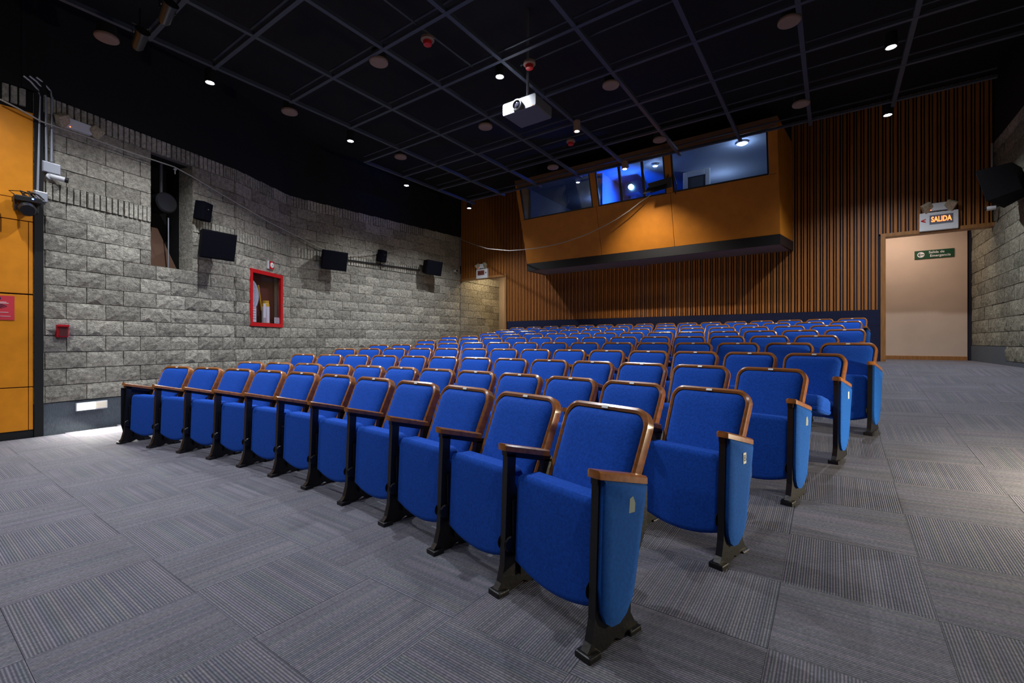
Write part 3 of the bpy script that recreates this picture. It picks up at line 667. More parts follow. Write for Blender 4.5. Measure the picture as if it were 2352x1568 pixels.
# black stage lanterns at the far upper left
for k, (px, py, wh) in enumerate(((322, 88, 'black stage lantern with a painted white rim highlight at the upper left'), (385, 26, 'black stage lantern at the top left edge of the photo'))):
    P = at_h(px, py, EYE + 3.05); t = thing('stage_lantern', wh, 'stage light', P)
    T = Matrix.Rotation(math.radians(60), 4, 'Y')
    MB().lathe([(.03, -.13), (.05, -.10), (.055, .06), (.065, .08), (.065, .09), (.05, .09)], T, 20).obj('body', M['plast'], t, True)
    MB().tube([(0, -.06, 0), (0, -.07, .12), (0, .07, .12), (0, .06, 0)], .006).obj('yoke', M['plast'], t); MB().tube([(0, 0, .12), (0, 0, .30)], .01).obj('clamp', M['plast'], t)
    MB().tube([(-.02, -.04, .05), (.06, -.04, .03)], .008).obj('rim_glint', M['white'], t)  # white rod stands for the glint along the lantern rim
# ------------------------------------------------------------------ theatre seats
def tilt_y(z): return .24 + (z - .34) / (.80 - .34) * .20      # back plane
def back_outline(w0, w1, z0, z1, r, crown=.006, n=6):
    out = []
    for (sx, zc, a0) in ((1, z1 - r, 0), (-1, z1 - r, 90), (-1, z0 + r * .5, 180), (1, z0 + r * .5, 270)):
        rr = r if zc > .5 else r * .5
        for k in range(n + 1):
            a = math.radians(a0 + 90 * k / n); z = zc + rr * math.sin(a)
            wid = w0 + (w1 - w0) * (z - z0) / (z1 - z0)
            x = sx * (wid - rr) + rr * math.cos(a)
            if zc > .5 and z > z1 - r * .5: z += crown * (1 - (x / w1) ** 2)
            out.append((x, z))
    return out
UPN = Vector((0, .4, .92)).normalized()
def bp_(x, z, out): # point on the back plane, 'out' towards the sitter
    return (x, tilt_y(z) - out * .917, z - out * -.0 + out * .40 - .0)
OUT_O = back_outline(.222, .236, .345, .80, .070); OUT_I = back_outline(.203, .216, .368, .778, .056)
mb = MB()
mb.loops([[bp_(x, z, 0) for x, z in OUT_I], [bp_(x, z, .040) for x, z in OUT_I], [bp_(x, z, .046) for x, z in [(a + (c - a) * .5, b + (d - b) * .5) for (a, b), (c, d) in zip(OUT_I, OUT_O)]], [bp_(x, z, .040) for x, z in OUT_O], [bp_(x, z, -.004) for x, z in OUT_O], [bp_(x * .97, .57 + (z - .57) * .97, -.012) for x, z in OUT_O]], cap0=False)
ME_FR = mb.mesh('backrest_frame', M['wood'], True)
def inset(o, k, cz=.57): return [(x * (1 - k), cz + (z - cz) * (1 - k)) for x, z in o]
mb = MB(); mb.loops([[bp_(x, z, .004) for x, z in OUT_I], [bp_(x, z, .034) for x, z in inset(OUT_I, .01)], [bp_(x, z, .050) for x, z in inset(OUT_I, .06)], [bp_(x, z, .060) for x, z in inset(OUT_I, .18)], [bp_(x, z, .064) for x, z in inset(OUT_I, .45)]])
ME_BC = mb.mesh('backrest_cushion', M['fabric'], True)
# folded seat
def seat_outline(n=7):
    out = []; w = .227; zt = .52; zb = .135; r = .045
    for sx, a0 in ((1, 0), (-1, 90)):
        for k in range(n + 1):
            a = math.radians(a0 + 90 * k / n); out.append((sx * (w - r) + r * math.cos(a), zt - r + r * math.sin(a)))
    for k in range(11):
        t = -1 + 2 * k / 10; out.append((t * w, zb - .045 * (1 - t * t)))
    return out
SO = seat_outline()
def sp_(x, z, y): return (x, y + (z - .3) * .04, z)
mb = MB(); mb.loops([[sp_(x, z, .052) for x, z in inset(SO, .12, .3)], [sp_(x, z, .055) for x, z in inset(SO, .04, .3)], [sp_(x, z, .064) for x, z in SO], [sp_(x, z, .082) for x, z in SO], [sp_(x, z, .086) for x, z in inset(SO, .025, .3)], [sp_(x, z, .092) for x, z in inset(SO, .01, .3)], [sp_(x, z, .150) for x, z in inset(SO, .015, .3)], [sp_(x, z, .172) for x, z in inset(SO, .08, .3)], [sp_(x, z, .182) for x, z in inset(SO, .3, .3)]])
ME_SC = mb.mesh('seat_cushion', M['fabric'], True)
# lowered seat (same cushion turned down about the hinge)
Tdown = Matrix.Translation((0, .20, .36)) @ Matrix.Rotation(math.radians(78), 4, 'X') @ Matrix.Translation((0, -.10, -.12))
ME_SD = ME_SC.copy(); ME_SD.transform(Tdown)
STD = [(-.035, 0), (-.035, .025), (-.015, .05), (.0, .12), (-.004, .605), (.045, .60), (.045, .47), (.058, .445), (.08, .435), (.15, .43), (.19, .42), (.215, .44), (.225, .47), (.23, .54), (.29, .535), (.295, .38), (.24, .28), (.205, .16), (.205, .08), (.235, .035), (.25, .028), (.25, -.02), (.19, -.02), (.12, .02), (.04, -.01)]
STD = [(y + .03 * min(1, z / .6), z) for y, z in STD]
def standard_mesh(name, x, th=.016):
    mb = MB(); mb.prism(STD, lambda p: (x - th, p[0], p[1]), lambda p: (x + th, p[0], p[1]))
    mb.hexa([(x - th, .02, .595), (x + th, .02, .595), (x + th, .31, .52), (x - th, .31, .52), (x - th, .02, .62), (x + th, .02, .62), (x + th, .31, .55), (x - th, .31, .55)])
    mb.bbox((x - .035, -.045, -.01), (x + .035, .02, .022), .006); mb.bbox((x - .03, .19, -.03), (x + .03, .26, .02), .006)
    for z in (.20, .235, .265, .295, .33): mb.lathe([(.006, -th - .003), (.006, th + .003)], Matrix.Translation((x, .07, z)) @ Matrix.Rotation(PI / 2, 4, 'Y'), 6)
    mb.lathe([(.035, -th - .006), (.045, -th), (.045, th), (.035, th + .006)], Matrix.Translation((x, .10, .15)) @ Matrix.Rotation(PI / 2, 4, 'Y'), 12)
    return mb.mesh(name, M['iron'])
ME_ST = standard_mesh('side_frame', SEATW / 2); ME_SL = standard_mesh('side_frame', -SEATW / 2)
def arm_mesh(x, w=.027):
    ls = []
    for k, (y, wf) in enumerate(((.000, .6), (.006, .92), (.02, 1), (.26, .95), (.290, .8))):
        zt = .654 - y * .25; hw = w * wf; c = .007
        ls.append([(x - hw, y, zt - .03), (x - hw, y, zt - c), (x - hw + c, y, zt), (x + hw - c, y, zt), (x + hw, y, zt - c), (x + hw, y, zt - .03)])
    return MB().loops(ls).mesh('armrest', M['wood'], True)
ME_AR = arm_mesh(SEATW / 2); ME_AL = arm_mesh(-SEATW / 2); ME_AE = arm_mesh(SEATW / 2 + .010, .031)
def hinge(x, s):
    mb = MB(); x2 = x + .011 * s
    mb.bbox((min(x, x2), .045, .17), (max(x, x2), .13, .40), .004)
    mb.lathe([(.03, 0), (.036, .006), (.02, .010)], Matrix.Translation((x, .035, .21)) @ Matrix.Rotation(s * PI / 2, 4, 'Y'), 12)
    mb.box((min(x, x2), .09, .06), (max(x, x2), .16, .2))
    return mb.mesh('hinge_bracket', M['iron'])
ME_HR = hinge(.2285, 1); ME_HL = hinge(-.2285, -1)
mb = MB(); mb.tube([(-.236, .10, .24), (-.236, .055, .215), (-.236, .02, .21)], .006, 6); ME_LV = mb.mesh('spring_lever', M['steel'])
EP = [(.034, .618), (.290, .552), (.266, .44), (.236, .30), (.214, .20), (.195, .14), (.165, .10), (.125, .078), (.08, .082), (.048, .105), (.026, .15), (.018, .24)]
xE = SEATW / 2 + .017
mb = MB(); cEP = (.14, .34)
def insE(k): return [(cEP[0] + (y - cEP[0]) * (1 - k), cEP[1] + (z - cEP[1]) * (1 - k)) for y, z in EP]
mb.loops([[(xE, y, z) for y, z in EP], [(xE + .014, y, z) for y, z in EP], [(xE + .022, y, z) for y, z in insE(.08)], [(xE + .024, y, z) for y, z in insE(.4)]])
ME_EP = mb.mesh('end_panel', M['fabric2'], True)
mb = MB(); mb.prism([(-.01, .60), (.31, .535), (.31, .40), (.25, .25), (.2, .10), (.02, .08), (-.01, .2)], lambda p: (-SEATW / 2 - .018, *p), lambda p: (-SEATW / 2 - .012, *p)); ME_BP = mb.mesh('black_side_panel', M['iron'])
mb = MB(); zt = .795; mb.hexa([bp_(-.017, zt - .012, .044), bp_(.017, zt - .012, .044), bp_(.017, zt - .012, .049), bp_(-.017, zt - .012, .049), bp_(-.017, zt, .040), bp_(.017, zt, .040), bp_(.017, zt, .047), bp_(-.017, zt, .047)])
ME_NP = mb.mesh('number_plate', M['plate'])
ORD = ['', 'first', 'second', 'third', 'fourth', 'fifth', 'sixth', 'seventh', 'eighth', 'ninth', 'tenth', 'eleventh', 'twelfth', 'thirteenth', 'fourteenth', 'fifteenth', 'sixteenth', 'seventeenth']
#       row: start angle of first seat centre, number of seats
ROWS = {1: (15.68, 11), 2: (15.62, 12), 3: (15.46, 13), 4: (15.38, 14), 5: (15.38, 15), 6: (13.28, 14), 7: (13.56, 15), 8: (12.10, 14), 9: (12.26, 15), 10: (12.0, 16)}
for n, (a0, cnt) in ROWS.items():
    q = PITCH * (n - 1); r = R1 + q; s = sig(q)
    sw = SEATW if n < 10 else SEATW * .97
    for k in range(cnt):
        a = math.radians(a0) - sw / r * k
        P = (CC + r * Vector((math.sin(a), math.cos(a)))) * s
        yv = Vector((math.sin(a), math.cos(a)))
        zf = floor_z(P.x + yv.x * .02, P.y + yv.y * .02)
        pos = ORD[k + 1] + ' from the right aisle' if k < cnt - 1 else 'end seat by the left wall'
        if k == 0: pos = 'end seat at the right aisle' + (' with lowered cushion' if n == 4 else '')
        lbl = 'blue theatre seat, %s row%s, %s' % (ORD[n] if n < 10 else 'rearmost', ' from the front' if n < 10 else '', pos)
        if n == 4 and k == 0: lbl = 'blue theatre seat with lowered cushion, fourth row from the front, at the right aisle'
        t = thing('theatre_seat', lbl, 'theatre seat', (P.x, P.y, zf), -a, 'blue theatre seats in curved rows')
        t.scale = (s * sw / SEATW, s, s)
        down = (n == 4 and k == 0)
        link('backrest_frame', ME_FR, t); link('backrest_cushion', ME_BC, t); link('number_plate', ME_NP, t)
        link('seat_cushion', ME_SD if down else ME_SC, t)
        link('side_frame', ME_ST, t); link('armrest', ME_AE if k == 0 else ME_AR, t)
        if not down and n < 6: link('hinge_bracket', ME_HR, t); link('hinge_bracket', ME_HL, t)
        if n < 3: link('spring_lever', ME_LV, t)
        if k == 0:
            e = link('end_panel', ME_EP, t); e['label'] = 'blue fabric end panel facing the aisle'
            if n in (2, 4):
                pl = MB().box((xE + .023, .155, .475), (xE + .027, .185, .53)).obj('row_plate', M['plate'], t); pl['label'] = 'white row letter plate'
                if n == 2: text('row_letter', 'B', .046, M['plast'], Matrix.Translation((xE + .0275, .17, .502)) @ Matrix.Rotation(PI / 2, 4, 'Z') @ Matrix.Rotation(PI / 2, 4, 'X'), pl, .0006)
            if n in (1, 3):
                g = MB().prism([(.165, .47), (.20, .468), (.203, .50), (.19, .528), (.17, .522)], lambda p: (xE + .022, *p), lambda p: (xE + .0245, *p)).obj('worn_patch', M['dust'], t); g['label'] = 'pale worn sticker patch'
        if k == cnt - 1:
            link('side_frame', ME_SL, t); link('armrest', ME_AL, t)
            if n == 1: link('side_panel', ME_BP, t)
# ------------------------------------------------------------------ things on the left wall
def on(w, px, py, out=0):
    t, z = hit(px, w.A - w.inw * out, w.d); P = w.A - w.inw * out + w.d * t
    return Vector((P.x, P.y, hgt(py, z)))
# big wall speakers
def wall_speaker(loc, rz, w, h, d, tilt, turn, label, grp):
    t = thing('wall_speaker', label, 'speaker', loc, rz, grp)
    T = Matrix.Rotation(math.radians(turn), 4, 'Z') @ Matrix.Rotation(math.radians(tilt), 4, 'X')
    mb = MB(); vs = [(-w / 2, -d / 2, -h / 2), (w / 2, -d / 2, -h / 2), (w * .3, d / 2, -h * .42), (-w * .3, d / 2, -h * .42), (-w / 2, -d / 2, h / 2), (w / 2, -d / 2, h / 2), (w * .3, d / 2, h * .42), (-w * .3, d / 2, h * .42)]
    mb.hexa([T @ Vector(v) for v in vs]); mb.obj('cabinet', M['spkb'], t)
    mb = MB(); mb.bbox((-w / 2 + .012, -d / 2 - .012, -h / 2 + .012), (w / 2 - .012, -d / 2 - .001, h / 2 - .012), .005, T); mb.obj('grille', M['spk'], t)
    MB().tube([T @ Vector((0, d * .3, 0)), (0, d / 2 + .14, 0)], .02).obj('bracket', M['plast'], t)
    return t
g_ = 'black wedge speakers on the walls'
wall_speaker(on(W1, 492, 562, .24), W1.rz, .50, .42, .28, 12, -10, 'large black wedge speaker beside the dark wall niche', g_)
wall_speaker(on(W3, 762, 597, .26), W3.rz, .56, .40, .28, 12, -8, 'black wedge speaker right of the red hose cabinet at the end of the rail', g_)
wall_speaker(on(W3, 990, 614, .28), W3.rz, .54, .38, .28, 12, -4, 'black wedge speaker nearest the slatted wall on the left side', g_)
wall_speaker(Vector((XR - .22, 8.62, hgt(436, 6.2))), WR.rz, .62, .44, .30, 14, -26, 'black wedge speaker at the right edge on the right block wall', g_)
def small_speaker(w, px, py, label, sc=1, tn=20):
    t = thing('small_speaker', label, 'speaker', on(w, px, py, .12), w.rz, 'small black box speakers')
    T = Matrix.Rotation(math.radians(tn), 4, 'Z') @ Matrix.Rotation(math.radians(8), 4, 'X')
    MB().bbox((-.1 * sc, -.08, -.14 * sc), (.1 * sc, .07, .14 * sc), .015, T).obj('cabinet', M['spk'], t); MB().tube([(0, .05, 0), (0, .12, 0)], .012).obj('bracket', M['plast'], t)
    MB().box((-.012, -.084, .03), (.012, -.079, .042), T).obj('badge', M['steel'], t)
small_speaker(W1, 466, 485, 'small black speaker above the large one by the niche'); small_speaker(W3, 877, 588, 'small black speaker standing on the long black rail', 1.0)
# long rail
a = on(W3, 800, 597, .05); b_ = on(W3, 964, 620, .05)
tag(MB().tube([a, b_], .018).obj('cable_rail', M['plast']), 'long black rail between the two rear left wedge speakers', 'rail')
# niche spotlight
t0 = (NICHE[0] + NICHE[1]) / 2
t = thing('followspot', 'round black spotlight inside the dark wall niche', 'spotlight', W1.p(t0, 3.15, -.25), W1.rz)
MB().lathe([(.05, -.16), (.14, -.14), (.15, .12), (.13, .14)], Matrix.Rotation(PI / 2, 4, 'X'), 22).obj('body', M['plast'], t, True)
MB().tube([(0, 0, .15), (0, 0, .6)], .02).obj('hanger', M['dgrey'], t)
t = thing('steel_pole', 'thin steel pole standing in the wall niche', 'pole', W1.p(t0 + .02, 2.18, -.12), W1.rz)
MB().tube([(0, 0, 0), (0, 0, .75)], .008, 6).obj('shaft', M['galv'], t)
t = thing('tilted_board', 'brown board leaning in the foot of the wall niche', 'board', W1.p(t0, 2.18, -.3), W1.rz)
MB().hexa([(-.2, -.1, 0), (.2, -.1, 0), (.2, -.07, 0), (-.2, -.07, 0), (-.05, .08, .62), (.03, .08, .62), (.03, .11, .62), (-.05, .11, .62)]).obj('sheet', M['curtain'], t)
t = thing('screw_hook', 'bright metal hook holding the cable at the top of the niche', 'hook', on(W1, 402, 395, .02), W1.rz)
MB().tube([(0, 0, .06), (0, 0, -.03)], .006, 6).obj('stem', M['white'], t); MB().lathe([(.018, 0), (.022, .012), (.01, .02)], Matrix.Translation((0, 0, .03)), 12).obj('cup', M['white'], t)
# emergency light at the near left
def emergency(name, loc, rz, label, head=True, sc=1.0, roll=0, big=1.0):
    t = thing(name, label, 'emergency light', loc, rz)
    R_ = Matrix.Rotation(roll, 4, 'Y')
    MB().bbox((-.13 * sc, -.07, -.05 * big), (.13 * sc, 0, .05 * big), .01, R_).obj('body', M['white'], t)
    for s in (-1, 1):
        T = R_ @ Matrix.Translation((s * .17 * sc, -.06, .0)) @ Matrix.Rotation(-s * .5, 4, 'Z') @ Matrix.Rotation(.35, 4, 'X') @ Matrix.Rotation(s * .6, 4, 'Y')
        MB().bbox((-.055 * big, -.045, -.06 * big), (.055 * big, .03, .06 * big), .015, T).obj('lamp_head', M['lensg'], t)
    MB().box((-.10, -.073, -.055), (-.092, -.069, -.045), R_).obj('indicator', M['redled'], t)
    return t
emergency('emergency_light', on(W1, 176, 292, .01), W1.rz, 'white emergency light with two prismatic heads high on the near left wall', sc=1.0, big=1.15)
# conduits and boxes
t = thing('conduit_run', 'three galvanised conduits bending down beside the orange panels', 'conduit')
for px, ytop, ybot, lean in ((90, 222, 440, 6), (103, 222, 376, -1), (118, 224, 372, 2)):
    A = on(W1, px + 2, ytop, .03); B = on(W1, px - lean + 2, ybot, .03)
    pts = [A + Vector((.05, -.14, .16)), A + Vector((.03, -.08, .13)), A + Vector((.01, -.02, .07)), A, B]
    MB().tube(pts, .013, 10).obj('pipe', M['galv'], t, True)
def jbox(px, py, w, h, lbl, wl_=W1):
    t = thing('junction_box', lbl, 'junction box', on(wl_, px, py, .0), wl_.rz)
    MB().bbox((-w / 2, -.05, -h / 2), (w / 2, 0, h / 2), .005).obj('body', M['galv'], t); MB().bbox((-w / 2 + .006, -.056, -h / 2 + .006), (w / 2 - .006, -.05, h / 2 - .006), .003).obj('lid', M['galv'], t)
jbox(113, 387, .17, .125, 'grey steel junction box under the two right conduits'); jbox(89, 452, .12, .115, 'small grey junction box above the black moving lamp')
t = thing('security_camera', 'white bullet security camera below the junction box on the near left wall', 'camera', on(W1, 112, 405, .01), W1.rz)
MB().lathe([(.035, 0), (.035, .03)], Matrix.Rotation(PI / 2, 4, 'X'), 18).obj('base', M['white'], t)
T = Matrix.Translation((.03, -.05, -.005)) @ Matrix.Rotation(math.radians(100), 4, 'Y') @ Matrix.Rotation(math.radians(30), 4, 'X')
MB().lathe([(.02, -.04), (.028, -.03), (.03, .07), (.03, .09)], T, 18).obj('body', M['white'], t, True); MB().lathe([(.031, .09), (.031, .12), (.02, .12)], T, 18).obj('hood', M['plast'], t, True)
for lbl, P, rz in (('small white security camera in the rear left corner', on(W3, 1046, 622, .06), W3.rz), ('small white security camera in the rear right corner by the black speaker', Vector((XR - .12, YB - .35, hgt(480, 6.4 * LAM))), WR.rz)):
    t = thing('corner_camera', lbl, 'camera', P, rz)
    MB().lathe([(.03, -.05), (.035, .03), (.03, .05)], Matrix.Rotation(PI / 2, 4, 'X'), 16).obj('body', M['white'], t, True); MB().lathe([(.03, .05), (.025, .07)], Matrix.Rotation(PI / 2, 4, 'X'), 16).obj('lens_hood', M['plast'], t)
    MB().tube([(0, .0, 0), (0, .08, .02)], .01).obj('bracket', M['plast'], t)
tag(MB().tube([(-9.03, YB - .05, hgt(547, 13.6)), (-9.03, YB - .05, hgt(612, 13.6))], .014).obj('corner_conduit', M['galv']), 'thin pale vertical conduit in the rear left corner', 'conduit')
tag(MB().tube([(XR - .05, YB - .06, hgt(328, 7.05)), (XR - .05, YB - .06, hgt(405, 7.05))], .014).obj('corner_conduit', M['galv']), 'thin pale vertical conduit in the rear right corner', 'conduit')
# moving lamp on orange wall
P = on(W0, 60, 463, .12)
t = thing('moving_lamp', 'black moving lamp with tangled cables and blue indicator on the orange wall', 'stage light', P, W0.rz)
MB().bbox((-.10, -.07, -.01), (.12, .10, .05), .012).obj('base', M['plast'], t)
MB().lathe([(.05, -.03), (.075, 0), (.075, .05), (.06, .08)], Matrix.Translation((0, -.02, -.08)) @ Matrix.Rotation(math.radians(115), 4, 'X'), 20).obj('head', M['plast'], t, True)
for s in (-1, 1): MB().bbox((s * .085 - .01, -.04, -.12), (s * .085 + .01, .03, 0), .004).obj('arm', M['plast'], t)
MB().box((.035, -.075, .02), (.05, -.071, .032)).obj('indicator', M['blueled'], t)
mb = MB(); rnd = random.Random(5)
for k in range(7):
    x0 = rnd.uniform(-.12, .05); mb.tube([(x0, rnd.uniform(-.05, .05), .05), (x0 - .03, rnd.uniform(-.06, .04), .09 + rnd.random() * .03), (x0 + .05, rnd.uniform(-.06, .04), .10), (x0 + .10, 0, .05)], .005, 6)
mb.obj('cable_loops', M['bcable'], t)
# poster
pa, ph = W0.px(33, 680); pb, pl = W0.px(33, 735)
t = thing('red_poster', 'red poster with pale lines on the orange panels at the left edge', 'poster', W0.p(pa - .21, pl, .001), W0.rz)
MB().box((0, -.004, 0), (.21, 0, ph - pl)).obj('sheet', M['poster'], t); H_ = ph - pl
for z, x0, x1, m, th in ((.72, .02, .15, 'pink', .008), (.67, .02, .165, 'pink', .010), (.30, .02, .165, 'pink', .007), (.14, .02, .18, 'pink', .006)):
    MB().box((x0, -.006, H_ * z), (x1, -.004, H_ * z + th)).obj('print_line', M[m], t)
MB().lathe([(.024, 0), (.024, .002)], Matrix.Translation((.085, -.004, H_ * .88)) @ Matrix.Rotation(PI / 2, 4, 'X'), 20).obj('print_spot', M['navy'], t)
for r_ in (.018, .034, .05):
    pts = [(.10 + r_ * math.cos(a) * 1.3, -.0055, H_ * .45 + r_ * math.sin(a)) for a in [math.radians(35 + 110 * k / 8) for k in range(9)]]
    MB().tube(pts, .003, 4).obj('print_arc', M['navy'], t)
tag(MB().bbox((-7.47, .70, hgt(510, 5.0)), (-7.44, .806, hgt(478, 5.0)), .004).obj('green_exit_board', M['green']), 'sliver of a green sign on the orange wall at the left photo edge', 'sign')
# call point
t = thing('fire_call_point', 'red fire call point under a clear cover on the near left wall', 'alarm', on(W1, 139, 760, .0), W1.rz)
MB().bbox((-.055, -.05, -.075), (.055, 0, .075), .008).obj('body', M['red'], t); MB().box((-.04, -.053, -.06), (.04, -.05, .04)).obj('face', M['dred'], t)
MB().bbox((-.055, -.065, .05), (.055, -.045, .075), .004).obj('handle', M['red'], t)
MB().bbox((-.085, -.10, -.11), (.085, .0, .10), .02).obj('clear_cover', M['clear'], t)
# step light
P = on(W1, 211, 931, .052)
t = thing('step_light', 'bright louvred step light low in the left skirting', 'step light', P, W1.rz)
MB().bbox((-.16, -.012, -.05), (.16, .01, .05), .004).obj('frame', M['white'], t); MB().box((-.145, -.016, -.038), (.03, -.011, .038)).obj('diffuser', M['steplamp'], t); MB().box((.03, -.016, -.038), (.145, -.011, .038)).obj('diffuser', M['stepdim'], t)
for k in range(5): MB().box((-.15, -.030, -.036 + k * .016), (.15, -.018, -.030 + k * .016)).obj('louvre', M['white'], t)
light('AREA', 'bulb', (0, -.05, .0), STEP_W, (1, .95, .86), (-.25, -1, -.42), .28, parent=t, sy=.07)
t = thing('step_light', 'warm step light low on the right wall outside the photo', 'step light', (XR - .04, 4.0, .55), WR.rz)
MB().bbox((-.16, -.012, -.05), (.16, .01, .05), .004).obj('frame', M['white'], t); MB().box((-.145, -.016, -.038), (.145, -.011, .038)).obj('diffuser', M['steplamp'], t)
light('AREA', 'bulb', (0, -.05, .0), STEP_W * 3.2, (1, .86, .60), (0, -.75, -.65), .28, parent=t, sy=.07)
# hose cabinet
ta, ht = W2.px(572, 615); tb, _ = W2.px(647); _, hb = W2.px(572, 748)
t = thing('fire_hose_cabinet', 'red fire hose cabinet with glass door on the left block wall', 'fire cabinet', W2.p(ta, hb, .0), W2.rz)
cw_, ch = tb - ta, ht - hb; fr_ = .065
mb = MB()
for b in (((0, -.03, 0), (fr_, .02, ch)), ((cw_ - fr_, -.03, 0), (cw_, .02, ch)), ((fr_, -.03, 0), (cw_ - fr_, .02, fr_)), ((fr_, -.03, ch - fr_), (cw_ - fr_, .02, ch))): mb.box(*b)
mb.obj('door_frame', M['red'], t)
mb = MB(); mb.box((.01, .18, .01), (cw_ - .01, .2, ch - .01)); mb.box((0, .02, 0), (.012, .2, ch)); mb.box((cw_ - .012, .02, 0), (cw_, .2, ch)); mb.box((.012, .02, 0), (cw_ - .012, .2, .012)); mb.box((.012, .02, ch - .012), (cw_ - .012, .2, ch)); mb.obj('box', M['dred'], t)
MB().box((fr_, -.012, fr_), (cw_ - fr_, -.008, ch - fr_)).obj('door_glass', M['clear'], t)
MB().tube([(cw_ - .03, -.03, ch * .40), (cw_ - .03, -.05, ch * .41), (cw_ - .03, -.05, ch * .44), (cw_ - .03, -.03, ch * .45)], .006, 6).obj('handle', M['steel'], t)
# put the cabinet contents in as things of their own
def inC(x, z, y=.05): P = W2.p(ta + x, hb + z, .0 - y); return P
h_ = thing('hose_reel', 'coiled white canvas hose inside the red cabinet', 'hose', inC(.12, ch * .55, .09), W2.rz)
for k in range(4): MB().lathe([(.03 + .05 * k, -.03), (.03 + .05 * k, .03), (.03 + .05 * k + .042, .035), (.03 + .05 * k + .042, -.03)], Matrix.Rotation(PI / 2, 4, 'X') @ Matrix.Scale(1.25, 4, (0, 1, 0)), 28).obj('coil', M['hose'], h_, True)
e_ = thing('fire_extinguisher', 'yellow capped extinguisher standing in the red cabinet', 'extinguisher', inC(cw_ * .62, .015, .09), W2.rz)
MB().lathe([(.06, 0), (.065, .01), (.065, ch * .40), (.05, ch * .44), (.02, ch * .46)], n=20).obj('cylinder', M['yellow'], e_, True); MB().lathe([(.0665, .06), (.0665, ch * .36)], n=20).obj('label_sleeve', M['paper'], e_, True); MB().lathe([(.05, ch * .42), (.06, ch * .44), (.055, ch * .47)], n=20).obj('cap', M['yellow'], e_, True)
a_ = thing('axe_handle', 'yellow tool handle leaning behind the glass of the red cabinet', 'tool', inC(cw_ * .52, ch * .40, .14), W2.rz)
MB().tube([(.05, 0, -.1), (-.05, 0, ch * .36)], .016).obj('shaft', M['yellow'], a_)
for x0, x1, z0, z1, lb in ((fr_ + .005, fr_ + .135, fr_ + .01, fr_ + .27, 'tall instruction sheet inside the lower left of the red cabinet'), (cw_ - fr_ - .16, cw_ - fr_ - .005, fr_ + .01, fr_ + .12, 'wide small notice inside the lower right of the red cabinet'), (cw_ * .42, cw_ * .42 + .07, fr_ + .1, fr_ + .36, 'narrow white paper tucked between hose and extinguisher')):
    p_ = thing('paper_notice', lb, 'notice', W2.p(ta, hb, .0), W2.rz)
    MB().box((x0, .004, z0), (x1, .006, z1)).obj('sheet', M['paper'], p_)
    if x1 - x0 > .08:
        for k in range(5): MB().box((x0 + .012, .002, z1 - .02 - k * (z1 - z0) * .18), (x1 - .012 - .01 * (k % 2), .0035, z1 - .012 - k * (z1 - z0) * .18)).obj('print_line', M['poster'] if k == 0 else M['greyface'], p_)
sa, sh = W2.px(618, 609)
t = thing('alarm_sounder', 'small square red and white sounder above the hose cabinet', 'alarm', W2.p(sa, sh, .0), W2.rz)
MB().bbox((-.08, -.045, -.075), (.08, 0, .075), .006).obj('back_box', M['white'], t); MB().box((-.062, -.05, -.072), (.076, -.045, .072)).obj('face', M['red'], t)
MB().lathe([(.05, 0), (.05, .006), (.04, .01)], Matrix.Translation((.01, -.05, 0)) @ Matrix.Rotation(PI / 2, 4, 'X'), 22).obj('disc', M['paper'], t, True); MB().lathe([(.008, 0), (.008, .004)], Matrix.Translation((.01, -.06, 0)) @ Matrix.Rotation(PI / 2, 4, 'X'), 10).obj('centre_hole', M['plast'], t)
# ------------------------------------------------------------------ exit signs
def exit_box(x, z, w, h, lit, label, arrow):
    t = thing('exit_sign', label, 'exit sign', (x, YB - .01, z))
    bx_ = MB().bbox((-w / 2, -.07, -h / 2), (w / 2, 0, h / 2), .01).obj('box', M['white'], t)
    cx = .03 if arrow == '<' else -.02
    MB().box((cx - w * .3, -.074, -h * .16), (cx + w * .3, -.069, h * .33)).obj('window', M['greyface'] if lit else M['exitoff'], t)
    wd = text('lettering', 'SALIDA', h * .40, M['salida'] if lit else M['dred'], Matrix.Translation((cx, -.0755, h * .085)) @ FACE @ Matrix.Scale(.62, 4, (1, 0, 0)), bx_, .001, .0022)
    text('arrow', arrow, h * .36, M['red'] if lit else M['plast'], Matrix.Translation((-w * .40 if arrow == '<' else w * .38, -.072, h * .05)) @ FACE, bx_, .001, .004)
    e = emergency('emergency_light', (x + .0, YB - .01, z + h / 2 + .085), 0, ('white emergency light with two heads above the %s' % ('lit exit sign, right doorway' if lit else 'unlit exit sign, left doorway')), sc=.85 if lit else .8, big=1.25)
    return t
rx = (ray(2154).x / ray(2154).y) * YB; zz = rx * FW.x + YB * FW.y
exit_box(rx, hgt(509, zz), .47, .30, True, 'white exit sign box with glowing red letters above the right doorway', '<')
lx = (ray(1110).x / ray(1110).y) * YB; zz = lx * FW.x + YB * FW.y
exit_box(lx, hgt(629, zz), .40, .27, False, 'white exit sign box with unlit dark red window above the left doorway', '>')
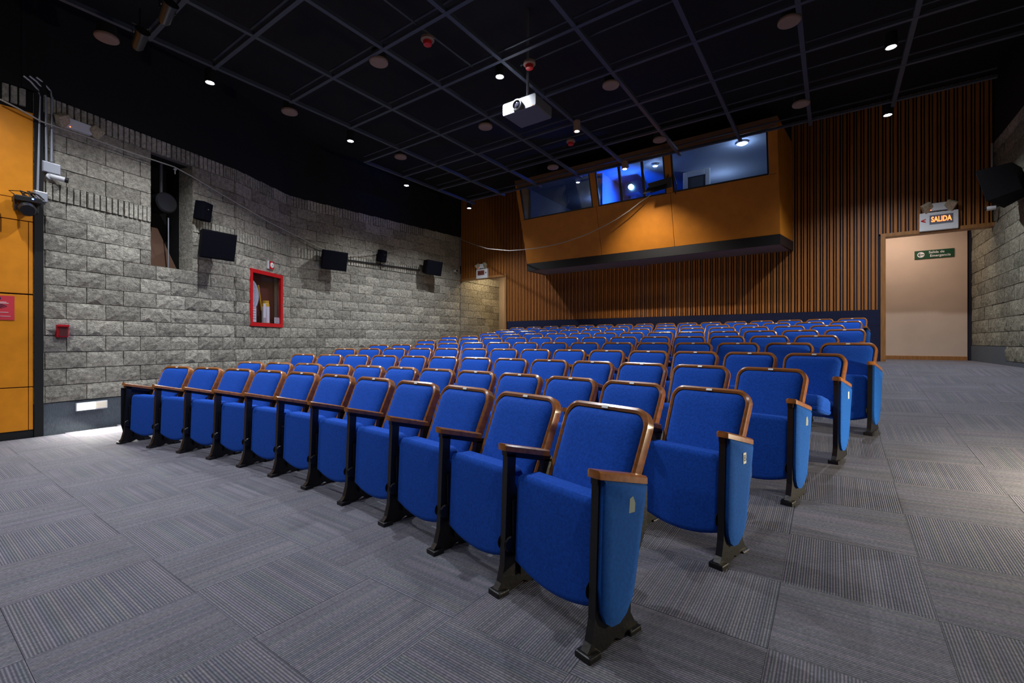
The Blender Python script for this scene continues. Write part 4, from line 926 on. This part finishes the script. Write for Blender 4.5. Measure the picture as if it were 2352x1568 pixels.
# green sign on the passage wall
gx = (ray(2145).x / ray(2145).y) * YP; zz = gx * FW.x + YP * FW.y
t = thing('emergency_exit_sign', 'green emergency exit sign on the cream passage wall', 'sign', (gx, YP - .002, hgt(583, zz)))
gb_ = MB().box((-.275, -.012, -.078), (.275, 0, .078)).obj('board', M['green'], t)
MB().lathe([(.052, 0), (.052, .002)], Matrix.Translation((-.185, -.012, 0)) @ Matrix.Rotation(PI / 2, 4, 'X'), 24).obj('disc', M['paper'], t)
mb = MB(); mb.box((-.225, -.0165, -.007), (-.14, -.0142, .007))
for s in (-1, 1): mb.hexa([(-.228, -.0165, -.0), (-.216, -.0165, s * .0), (-.188, -.0165, s * .034), (-.202, -.0165, s * .034), (-.228, -.0142, 0), (-.216, -.0142, 0), (-.188, -.0142, s * .034), (-.202, -.0142, s * .034)])
mb.obj('arrow', M['green'], t)
text('lettering', 'Salida de', .062, M['paper'], Matrix.Translation((.035, -.0135, .034)) @ FACE, gb_, .001, .0008)
text('lettering', 'Emergencia', .062, M['paper'], Matrix.Translation((.085, -.0135, -.032)) @ FACE, gb_, .001, .0008)
# ------------------------------------------------------------------ strung cable
pts = []
for w, L_ in ((W0, ((0, 228), (40, 248))), (W1, ((95, 279), (150, 298), (205, 316), (300, 350), (400, 383), (441, 405), (500, 441))), (W2, ((560, 476), (620, 511))), (W3, ((690, 546), (735, 569), (800, 588), (880, 580), (960, 566), (1052, 547)))):
    for px, py in L_: pts.append(on(w, px, py, .07))
A = pts[-1]; B = Vector((-2.95, by(BZS) - .06, BZS + .02)); C_ = Vector((-6.25, 9.02))
for p0_, p1_, L_ in ((Vector((A.x, A.y)), C_, ((1085, 560), (1120, 571), (1170, 575.5), (1200, 573.5))), (C_, Vector((B.x, 8.93)), ((1230, 570), (1260, 565), (1300, 555), (1340, 541), (1380, 523), (1415, 504), (1445, 484), (1468, 466)))):
    dv = (p1_ - p0_).normalized()
    for px, py in L_:
        s_, z_ = hit(px, p0_, dv); q_ = p0_ + dv * s_; pts.append(Vector((q_.x, q_.y, hgt(py, z_))))
pts.append(B)
tag(MB().tube(pts, .0085, 6).obj('strung_cable', M['cable'], None, True), 'pale cable strung along the left wall and across to the booth', 'cable')
# passage lights
light('AREA', 'passage_lamp_right', (.9, YB + .5, 3.42), 17, (1, .80, .66), (0, 0, -1), .9)
light('AREA', 'passage_lamp_left', (-8.3, YB + 1.0, 3.4), 14, (1, .78, .45), (0, 0, -1), .5)
